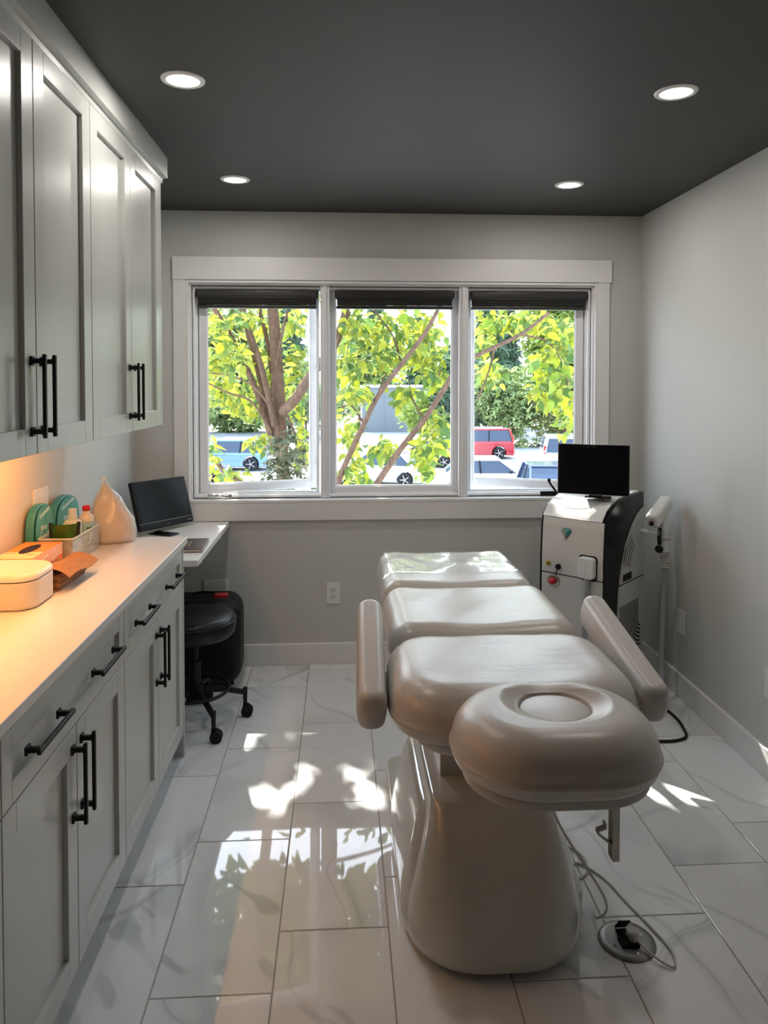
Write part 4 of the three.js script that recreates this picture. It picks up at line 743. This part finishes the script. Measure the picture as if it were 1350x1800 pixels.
// the tree at the window
seed = 99;
{
  const t = thing('garden_tree', 'broad-leaved tree with several stems close outside the window', 'tree', [-0.5, GY, -7.0]);
  const L = (p) => p.clone().sub(t.position), px = (list, z) => list.map(([u, v, q]) => L(at(u, v, q || z)));
  const W3 = (x, y, z) => L(V(x, y, z));
  const bark = M_bark;
  obj('trunk', limb([W3(-0.50, GY, -7.02), W3(-0.52, -1.6, -7.0), ...px([[503, 930], [496, 800], [488, 660], [481, 560]], -7.0), W3(-0.78, 3.4, -6.95), W3(-0.85, 5.2, -6.8)], 0.085, 0.035, 14, 60), bark, t);
  const limbs = [
    [[[486, 800], [452, 690], [405, 590], [368, 530]], -7.0, 0.034, 0.024], [[[484, 750], [458, 640], [432, 560], [418, 500]], -6.9, 0.032, 0.02], [[[480, 760], [447, 630], [424, 545], [400, 470]], -7.15, 0.026, 0.016], [[[482, 700], [470, 600], [450, 520], [446, 460]], -7.2, 0.026, 0.016],
    [[[496, 725, -6.95], [520, 700], [545, 662], [585, 610], [605, 560], [612, 500]], -6.6, 0.05, 0.034], [[[520, 1010, -7.0], [575, 900], [602, 828], [640, 745], [662, 700], [706, 640], [752, 578], [790, 500]], -6.0, 0.034, 0.016],
    [[[520, 1060, -7.0], [600, 950], [655, 862], [700, 795], [742, 742], [776, 692], [805, 645], [832, 628], [870, 610], [915, 588], [965, 550]], -5.8, 0.042, 0.013], [[[706, 640], [690, 590], [665, 555], [640, 520]], -6.55, 0.012, 0.006], [[[662, 700], [676, 660], [690, 610]], -6.5, 0.01, 0.005],
    [[[742, 742], [765, 733], [790, 726]], -6.3, 0.012, 0.007], [[[745, 738], [725, 700], [718, 668]], -6.25, 0.009, 0.004], [[[770, 700], [768, 675], [775, 650]], -6.3, 0.009, 0.005], [[[478, 760], [440, 705], [400, 690], [362, 672]], -6.8, 0.012, 0.007], [[[476, 715], [440, 675], [400, 660], [362, 655]], -6.7, 0.011, 0.006], [[[484, 645], [495, 590], [506, 545]], -6.9, 0.016, 0.010],
    [[[640, 745], [615, 712], [598, 718]], -6.5, 0.010, 0.006], [[[505, 730], [525, 780], [540, 830]], -6.9, 0.012, 0.007], [[[870, 610], [860, 650], [845, 690], [838, 705]], -6.3, 0.010, 0.006], [[[915, 588], [960, 600], [990, 640], [1000, 690]], -6.1, 0.010, 0.005], [[[380, 810], [395, 830], [430, 850]], -6.2, 0.02, 0.012],
  ];
  for (const [pts, z, r0, r1] of limbs) obj('branch', limb(px(pts, z), r0, r1, 8), bark, t);
  for (const [a, b] of [[[-0.85, 5.0, -6.8], [-2.0, 6.3, -6.3]], [[-0.8, 4.4, -6.85], [0.6, 5.8, -6.2]], [[-0.8, 4.0, -6.9], [-0.4, 6.2, -7.8]], [[-0.75, 3.6, -6.95], [-2.2, 4.6, -7.3]], [[-0.76, 3.7, -6.95], [0.7, 4.1, -8.0]], [[-0.72, 3.2, -6.98], [1.5, 3.3, -8.2]]]) obj('branch', limb([W3(...a), W3((a[0] + b[0]) / 2, (a[1] + b[1]) / 2 + 0.15, (a[2] + b[2]) / 2), W3(...b)], 0.03, 0.008, 6), bark, t);

  // sprays of leaves: [u, v, spread u, spread v, depth, how many, how many of them bright]
  const sprays = [[385, 575, 22, 24, 6.7, 30], [410, 625, 30, 22, 6.5, 32], [378, 640, 15, 30, 6.9, 24], [395, 690, 32, 24, 7.0, 46], [440, 715, 30, 22, 7.1, 40], [455, 650, 22, 30, 7.2, 26], [470, 570, 22, 22, 7.3, 20], [430, 555, 18, 12, 6.4, 14], [520, 560, 22, 18, 7.2, 22], [525, 640, 18, 26, 7.1, 34], [515, 700, 16, 22, 7.2, 22], [530, 775, 14, 36, 6.9, 26], [455, 775, 22, 14, 6.6, 14], [400, 835, 26, 12, 6.0, 14], [372, 790, 8, 20, 6.0, 7],
    [625, 580, 26, 28, 6.5, 36], [620, 640, 22, 24, 6.2, 30], [625, 690, 22, 18, 6.1, 24], [670, 575, 30, 24, 6.6, 36], [680, 630, 28, 24, 6.4, 34], [735, 575, 34, 24, 6.6, 44], [750, 625, 30, 26, 6.3, 46], [765, 665, 18, 16, 6.2, 20], [705, 690, 24, 16, 6.3, 16], [615, 760, 16, 30, 6.3, 20], [620, 825, 22, 22, 6.1, 26], [672, 790, 24, 18, 6.0, 24], [768, 735, 16, 14, 6.1, 18], [745, 800, 18, 34, 5.8, 34], [770, 770, 10, 26, 5.9, 16],
    [700, 610, 70, 50, 7.4, 60], [440, 640, 70, 70, 7.9, 70], [860, 565, 24, 18, 6.4, 24], [850, 600, 12, 20, 6.2, 14], [900, 565, 24, 14, 6.5, 22], [945, 565, 30, 16, 6.3, 30], [985, 590, 22, 26, 6.1, 34], [965, 640, 28, 30, 6.0, 46], [985, 690, 24, 26, 5.9, 40], [950, 690, 16, 20, 6.1, 20], [1000, 740, 14, 18, 5.9, 16], [858, 660, 18, 22, 6.5, 18], [640, 500, 90, 30, 6.4, 60], [900, 500, 90, 30, 6.3, 50], [450, 500, 90, 30, 6.7, 50]];
  const all = [];
  const e = new THREE.Euler(), q = new THREE.Quaternion();
  const mid = V(0, 0, 0), tryPut = (p, size, free) => { e.set(rr(-0.7, 0.7), rr(0, Math.PI * 2), rr(-1.25, 0.25), 'YXZ'); q.setFromEuler(e); mid.set(0.062 * size, 0, 0).applyQuaternion(q).add(p); if (free || !shades(mid, 0.03 * size)) all.push({ p, q: q.clone(), s: size, near: -p.z }); };
  const gauss = () => (rnd() + rnd() + rnd() - 1.5) * 1.15;
  for (const [u, v, su, sv, z, n] of sprays) for (let i = 0; i < n * 3.1; i++) { const p = at(u + gauss() * su, v + gauss() * sv, -(z + 0.25 + rr(-0.4, 0.5))); tryPut(p, rr(0.5, 1.12), p.y < 0.85); }
  const seen = all.slice().sort((a, b) => a.near / a.s - b.near / b.s).filter((l) => l.p.y < 2.45 && l.p.y > 0.2).slice(0, 290), one = new Set(seen);
  for (const l of seen) { const k = Math.floor(rnd() * 4), c = rnd(), m = obj('leaf', leafShapes[k], leafMats[c < 0.36 ? 0 : c < 0.62 ? 1 : c < 0.80 ? 2 : 3], t, true); m.geometry = leafShapes[k]; m.position.copy(L(l.p)); m.quaternion.copy(l.q); m.scale.setScalar(l.s); }
  // the crown overhead: fills the sun's way to the window
  for (let i = 0; i < 24000; i++) {
    let x, y, z, w; do { x = rr(-1, 1); y = rr(-1, 1); z = rr(-1, 1); w = x * x + y * y + z * z; } while (w > 1);
    const p = V(-0.55 + x * 3.0, 5.05 + y * 1.9, -6.55 + z * 1.75);
    if (p.y < 2.6) continue;
    tryPut(p, rr(0.8, 1.5), false);
  }
  const rest = all.filter((l) => !one.has(l)), f = new THREE.InstancedMesh(leafShapes[0], leafAny, rest.length), m4 = new THREE.Matrix4(), col = new THREE.Color();
  rest.forEach((l, i) => { m4.compose(L(l.p), l.q, V(l.s, l.s, l.s)); f.setMatrixAt(i, m4); const c = rnd(); col.setRGB(0.10 + 0.42 * c ** 1.4, 0.19 + 0.32 * c ** 1.4, 0.05); f.setColorAt(i, col); });
  f.name = 'foliage'; f.castShadow = f.receiveShadow = true; f.userData.kind = 'stuff'; t.add(f);
}

{ // a second tree beside the window, its leaves mirrored in the cabinet doors
  const t = thing('garden_tree', 'leafy tree farther along the house front, mirrored green in the cabinets', 'tree', [5.6, GY, -8.8]);
  obj('trunk', limb([[0, 0, 0], [0.05, 2, 0.05], [-0.1, 4.5, 0], [0, 6.5, 0.1]], 0.12, 0.04, 10), M_bark, t);
  for (const b of [[[-0.05, 3.5, 0], [-0.9, 4.6, 0.3], [-1.6, 5.2, 0.2]], [[0, 4.0, 0], [0.9, 5.2, -0.3], [1.6, 6.0, 0.1]], [[-0.1, 4.4, 0], [-0.3, 5.6, 0.8], [-0.6, 6.4, 1.2]]]) obj('branch', limb(b, 0.05, 0.015, 6), M_bark, t);
  const f = new THREE.InstancedMesh(leafShapes[1], leafAny, 7000), m4 = new THREE.Matrix4(), q = new THREE.Quaternion(), e = new THREE.Euler(), c = new THREE.Color();
  for (let i = 0; i < 7000; i++) { let x, y, z; do { x = rr(-1, 1); y = rr(-1, 1); z = rr(-1, 1); } while (x * x + y * y + z * z > 1); const s = rr(1, 1.8); m4.compose(V(x * 2.3, 5.0 + y * 2.9, z * 2.1), q.setFromEuler(e.set(rr(-0.7, 0.7), rr(0, 6.28), rr(-1.25, 0.25), 'YXZ')), V(s, s, s)); f.setMatrixAt(i, m4); const k = rnd(); c.setRGB(0.10 + 0.42 * k ** 1.4, 0.19 + 0.32 * k ** 1.4, 0.05); f.setColorAt(i, c); }
  f.name = 'foliage'; f.castShadow = f.receiveShadow = true; f.userData.kind = 'stuff'; t.add(f);
}

// shrubs and trees farther off: trunk or stems plus massed foliage
const tuft = (() => { const g = []; for (let i = 0; i < 5; i++) { const l = leafGeo(0.30, 0.15, 0.3, 0.3); l.rotateZ(-0.3 + 0.35 * (i % 3)); l.rotateY(i * 1.26); g.push(l); } return join(g); })();
const needle = (() => { const g = []; for (let i = 0; i < 6; i++) { const l = leafGeo(0.55, 0.10, 0.5, 0.1); l.rotateZ(-0.15 + 0.12 * (i % 3)); l.rotateY(i * 1.05); g.push(l); } return join(g); })();
const farLeaf = PM({ color: 0xffffff, roughness: 1, transmission: 0.35, thickness: 0, specularIntensity: 0.4, side: THREE.DoubleSide });
function massed(parent, geo, n, place, tone) {
  const f = new THREE.InstancedMesh(geo, farLeaf, n), m = new THREE.Matrix4(), e = new THREE.Euler(), q = new THREE.Quaternion(), c = new THREE.Color();
  for (let i = 0; i < n; i++) { const [p, s] = place(i / n); e.set(rr(-0.6, 0.6), rr(0, 6.3), rr(-0.5, 0.5)); m.compose(p, q.setFromEuler(e), V(s, s, s)); f.setMatrixAt(i, m); const k = rnd(); c.setRGB(lerp(tone[0], tone[3], k), lerp(tone[1], tone[4], k), lerp(tone[2], tone[5], k)); f.setColorAt(i, c); }
  f.name = 'foliage'; f.castShadow = f.receiveShadow = true; f.userData.kind = 'stuff'; parent.add(f); return f;
}
function bush(name, text, category, x, z, w, h, d, n, tone, group, grain = Math.max(0.55, h / 6)) {
  const b = thing(name, text, category, [x, GY, z], 0, group), lumps = [];
  for (let i = 0; i < 7; i++) lumps.push([rr(-0.3, 0.3) * w, rr(0.35, 0.75) * h, rr(-0.3, 0.3) * d, rr(0.28, 0.42)]);
  for (let i = 0; i < 3; i++) obj('stem', limb([[rr(-0.1, 0.1) * w, 0, 0], [rr(-0.15, 0.15) * w, h * 0.3, rr(-0.1, 0.1) * d], [rr(-0.25, 0.25) * w, h * 0.6, rr(-0.2, 0.2) * d]], 0.02 * h, 0.008 * h, 6), M_bark, b);
  massed(b, tuft, n, () => { const [cx, cy, cz, r] = lumps[Math.floor(rnd() * 7)]; let x1, y1, z1, q; do { x1 = rr(-1, 1); y1 = rr(-1, 1); z1 = rr(-1, 1); q = Math.hypot(x1, y1, z1); } while (q > 1 || q < 0.1); const k = Math.pow(q, -0.5); return [V(cx + x1 * k * r * w * 0.8, Math.max(0.1, cy + y1 * k * r * h), cz + z1 * k * r * d * 0.8), rr(0.7, 1.3) * grain]; }, tone);
  return b;
}
function conifer(text, x, z, h, r, n, tone) {
  const b = thing('conifer', text, 'tree', [x, GY, z], 0, 'conifers beyond the car park');
  obj('trunk', limb([[0, 0, 0], [0, h * 0.5, 0], [0, h, 0]], 0.22, 0.03, 8), M_bark, b);
  massed(b, needle, n, (t) => { const k = Math.pow(rnd(), 0.7), y = h * (0.1 + 0.9 * (1 - k)), tier = 0.75 + 0.25 * Math.sin(y * 4.2), R = r * k * tier * Math.sqrt(rr(0.15, 1)), a = rr(0, 6.3); return [V(Math.cos(a) * R, y - 0.15 * R, Math.sin(a) * R), rr(0.8, 1.6)]; }, tone);
}
const gDark = [0.09, 0.15, 0.10, 0.20, 0.30, 0.18], gMid = [0.20, 0.28, 0.11, 0.42, 0.50, 0.20], gLight = [0.20, 0.30, 0.06, 0.42, 0.50, 0.12], gGrey = [0.10, 0.12, 0.06, 0.24, 0.24, 0.15];
seed = 4242;
bush('shrub', 'greyish dusty shrub top just below the open window', 'shrub', -0.52, -6.15, 1.0, 3.72, 0.9, 9000, gGrey, null, 0.17);
bush('hedge_bush', 'dense mid-green bush behind the red car', 'bush', 12.0, -52, 7, 6.2, 4, 2200, gMid, 'bushes along the far side of the car park');
bush('hedge_bush', 'dark green bush taller than the red car, in the middle of the hedge', 'bush', 9.2, -54, 5, 7.5, 4, 2000, gDark, 'bushes along the far side of the car park');
bush('hedge_bush', 'olive-green bush behind the grey car', 'bush', 16.2, -50, 6, 5.4, 4, 2200, [0.17, 0.20, 0.08, 0.40, 0.40, 0.18], 'bushes along the far side of the car park');
bush('hedge_bush', 'low bright bush in front of the grey shed', 'bush', 6.2, -56, 5, 4.0, 3, 1400, gLight, 'bushes along the far side of the car park');
bush('hedge_bush', 'low bush left of the blue car, half hidden by the tree', 'bush', -11.5, -58, 7, 4.2, 4, 1400, gMid, 'bushes along the far side of the car park');
bush('hedge_bush', 'bush behind the trunk of the garden tree', 'bush', -2.5, -60, 8, 5.0, 4, 1600, gMid, 'bushes along the far side of the car park');
bush('round_tree', 'tall bright-green tree behind the olive bush', 'tree', 18.5, -60, 9, 12.5, 6, 2600, gLight, 'trees beyond the car park');
bush('round_tree', 'large green tree above the blue car', 'tree', -13, -68, 12, 13, 8, 2600, gMid, 'trees beyond the car park');
bush('round_tree', 'green tree seen between the stems at the fixed window', 'tree', 2.0, -81, 9, 12, 7, 2200, gMid, 'trees beyond the car park');
conifer('dark tall conifer behind the trunk of the garden tree', -4.6, -66, 15, 3.0, 2200, gDark);
conifer('tall blue-green conifer rising above the red car', 13.2, -66, 15, 3.2, 2600, gDark);
conifer('slim conifer between the red car and the bright tree', 16.4, -72, 16, 2.8, 2200, gDark);
conifer('broad dark conifer behind the branches at the fixed window', 4.2, -92, 17, 4.2, 2600, gDark);
bush('round_tree', 'tall green tree at the far end of the car park, beyond the blue car', 'tree', -24, -56, 11, 15, 8, 2600, gMid, 'trees beyond the car park');
conifer('dark conifer behind the grey shed', 8.6, -82, 12, 3.2, 2000, gDark);
{ // long low shed
  const s = thing('grey_shed', 'long low grey shed with a pale roof edge beyond the car park', 'building', [6.4, GY, -70]);
  obj('shed_wall', bx(9, 4.1, 5, 0, 2.05, 0), PM({ color: lin(0.20, 0.22, 0.235), roughness: 0.7 }), s);
  obj('roof_edge', rb(9.3, 0.22, 5.3, 0.03, 0, 4.2, 0), M.trim, s);
  for (let i = 0; i < 6; i++) obj('wall_rib', bx(0.06, 4.1, 0.05, -4 + i * 1.6, 2.05, 2.52), PM({ color: lin(0.20, 0.24, 0.29), roughness: 0.7 }), s);
}

// ---------------------------------------------------------------- cars
const carGlass = PM({ color: lin(0.03, 0.05, 0.085), roughness: 0.04 }), tyre = PM({ color: lin(0.012, 0.012, 0.013), roughness: 0.8 }), alloy = PM({ color: lin(0.5, 0.5, 0.52), metalness: 0.8, roughness: 0.3 }), lampClear = PM({ color: lin(0.7, 0.72, 0.75), roughness: 0.1 }), lampRed = PM({ color: lin(0.5, 0.02, 0.02), roughness: 0.15 });
function car(name, text, color, { L = 4.5, H = 1.5, W = 1.8, suv = false }, x, z, turn) {
  const c = thing(name, text, 'car', [x, GY, z], turn, 'parked cars'), paint = PM({ color, roughness: 0.28, clearcoat: 1, clearcoatRoughness: 0.05, metalness: 0.1 });
  const R = suv ? 0.36 : 0.32, ax = L * 0.30, belt = H * (suv ? 0.58 : 0.6), sill = 0.2, f = L / 2;
  const s = new THREE.Shape(); s.moveTo(-f, sill + 0.15); s.lineTo(-f, belt * 0.8); s.lineTo(-f + 0.06, belt); s.lineTo(f - (suv ? 0.95 : 1.15), belt); s.quadraticCurveTo(f - 0.3, belt * 0.93, f - 0.08, belt * 0.72); s.lineTo(f, sill + 0.2); s.lineTo(f - 0.05, sill);
  s.lineTo(ax + R * 1.15, sill); s.absarc(ax, R, R * 1.15, -0.35, Math.PI + 0.35, false); s.lineTo(-ax + R * 1.15, sill); s.absarc(-ax, R, R * 1.15, -0.35, Math.PI + 0.35, false); s.lineTo(-f + 0.05, sill);
  obj('body', extrude(s, W - 0.16, 0.08, 3).translate(0, 0, -W / 2 + 0.08), paint, c);
  // cabin: glass volume that narrows upwards, painted roof and pillars
  const A = [f - (suv ? 1.0 : 1.2), belt], B = [f - (suv ? 1.65 : 1.95), H - 0.05], C = suv ? [-f + 0.25, H - 0.05] : [-f + 1.15, H - 0.05], D = suv ? [-f + 0.05, belt] : [-f + 0.55, belt];
  const k = (y) => (W / 2 - 0.06) * (1 - 0.17 * (y - belt) / (H - belt)), P3 = ([px, py], q) => [px, py, q * k(py)];
  const quad = (a, b, d, e2) => { const g = new THREE.BufferGeometry(); g.setAttribute('position', new THREE.Float32BufferAttribute([...a, ...b, ...d, ...a, ...d, ...e2], 3)); g.computeVertexNormals(); return g; };
  const in1 = (p, dx, dy) => [p[0] + dx, p[1] + dy];
  for (const q of [-1, 1]) obj('side_window', quad(P3(A, q), P3(B, q), P3(C, q), P3(D, q)), carGlass, c);
  obj('windscreen', quad(P3(A, -1), P3(A, 1), P3(B, 1), P3(B, -1)), carGlass, c);
  obj('rear_window', quad(P3(D, 1), P3(D, -1), P3(C, -1), P3(C, 1)), carGlass, c);
  const rw = k(H) * 2;
  obj('roof', [rb(B[0] - C[0] + 0.12, 0.07, rw + 0.04, 0.03, (B[0] + C[0]) / 2, H - 0.035, 0)], paint, c);
  for (const q of [-1, 1]) {
    const pl = (a, b, w) => bar(P3(a, q * 1.005), P3(b, q * 1.005), w, 0.05);
    obj('pillar', [pl(A, B, 0.07)], paint, c); obj('pillar', [pl(D, C, suv ? 0.22 : 0.16)], paint, c);
    const mid = [lerp(C[0], B[0], 0.46), H - 0.05], midB = [mid[0] + 0.05, belt]; obj('pillar', [pl(midB, mid, 0.06)], q ? M.blackMatte : paint, c);
    obj('window_rail', [bar(P3(B, q * 1.01), P3(C, q * 1.01), 0.05, 0.06), bar(P3(in1(A, 0, 0.01), q * 1.01), P3(in1(D, 0, 0.01), q * 1.01), 0.03, 0.03)], paint, c);
    obj('mirror', [rb(0.1, 0.13, 0.2, 0.04, A[0] - 0.32, belt + 0.1, q * (W / 2 + 0.08)), bar([A[0] - 0.32, belt + 0.05, q * (W / 2 - 0.08)], [A[0] - 0.32, belt + 0.06, q * W / 2], 0.05, 0.04)], M.blackMatte, c);
    obj('headlight', rb(0.12, 0.14, 0.42, 0.04, f - 0.12, belt * 0.72, q * (W / 2 - 0.26)), lampClear, c);
    obj('tail_light', suv ? rb(0.1, 0.62, 0.14, 0.03, -f + 0.09, belt + 0.02, q * (W / 2 - 0.1)) : rb(0.1, 0.18, 0.36, 0.03, -f + 0.04, belt * 0.82, q * (W / 2 - 0.22)), lampRed, c);
    obj('door_handle', [0.15, -0.85].map((dx) => rb(0.18, 0.03, 0.03, 0.01, dx, belt * 0.86, q * (W / 2 + 0.005))), paint, c);
    for (const s2 of [-1, 1]) { const w = obj('wheel', [tr(new THREE.TorusGeometry(R - 0.08, 0.085, 10, 28), s2 * ax, R, q * (W / 2 - 0.1)), tr(cyl(R - 0.1, R - 0.1, 0.12, 0, 0, 0, 24), s2 * ax, R, q * (W / 2 - 0.12), Math.PI / 2)], tyre, c); obj('rim', [...[0, 1, 2, 3, 4].map((i) => { const a = i * 1.2566; return bar([s2 * ax, R, q * (W / 2 - 0.045)], [s2 * ax + Math.cos(a) * (R - 0.11), R + Math.sin(a) * (R - 0.11), q * (W / 2 - 0.05)], 0.09, 0.03); }), tr(new THREE.TorusGeometry(R - 0.11, 0.02, 8, 28), s2 * ax, R, q * (W / 2 - 0.05))], alloy, w); }
  }
  obj('bumper', [rb(0.12, 0.2, W - 0.1, 0.04, f - 0.03, sill + 0.16, 0), rb(0.12, 0.2, W - 0.1, 0.04, -f + 0.03, sill + 0.2, 0)], paint, c);
  obj('number_plate', rb(0.02, 0.12, 0.4, 0.005, -f - 0.0, belt * 0.62, 0), M.whitePlastic, c);
  if (suv) obj('roof_rail', [-1, 1].map((q) => bar([B[0] - 0.1, H + 0.03, q * (rw / 2 - 0.06)], [C[0] + 0.15, H + 0.03, q * (rw / 2 - 0.06)], 0.04, 0.04)), alloy, c);
  return c;
}
car('suv_car', 'red estate car standing before the hedge', lin(0.34, 0.006, 0.02), { L: 4.6, H: 1.8, W: 1.85, suv: true }, 8.0, -44, Math.PI);
car('hatchback_car', 'light blue car seen through the tree at the desk-side window', lin(0.16, 0.28, 0.48), { L: 4.4, H: 1.6, W: 1.8, suv: true }, -5.9, -39, Math.PI * 0.97);
car('hatchback_car', 'violet-blue car in the lower corner of the desk-side window', lin(0.12, 0.12, 0.26), { L: 4.3, H: 1.5 }, -7.2, -33.5, 0.1);
car('sedan_car', 'white car behind the branches at the fixed window', lin(0.78, 0.8, 0.82), { L: 4.6, H: 1.5 }, 1.7, -33.0, Math.PI * 0.9);
car('hatchback_car', 'yellow car half hidden by a branch at the fixed window', lin(0.8, 0.52, 0.04), { L: 4.0, H: 1.5 }, 4.6, -40, Math.PI * 0.9);
car('sedan_car', 'white low car with a black mirror, below the red car', lin(0.72, 0.76, 0.78), { L: 4.6, H: 1.5 }, 6.05, -29.9, -0.06);
car('suv_car', 'silver-grey tall car with long red tail lights', lin(0.42, 0.44, 0.46), { L: 4.7, H: 1.78, W: 1.9, suv: true }, 11.6, -38.5, Math.PI / 2 - 0.22);
car('sedan_car', 'dark blue car nearest the laser machine display', lin(0.05, 0.08, 0.16), { L: 4.5, H: 1.68 }, 7.35, -25.5, -Math.PI / 2 - 0.1);

renderer.render(scene, camera);
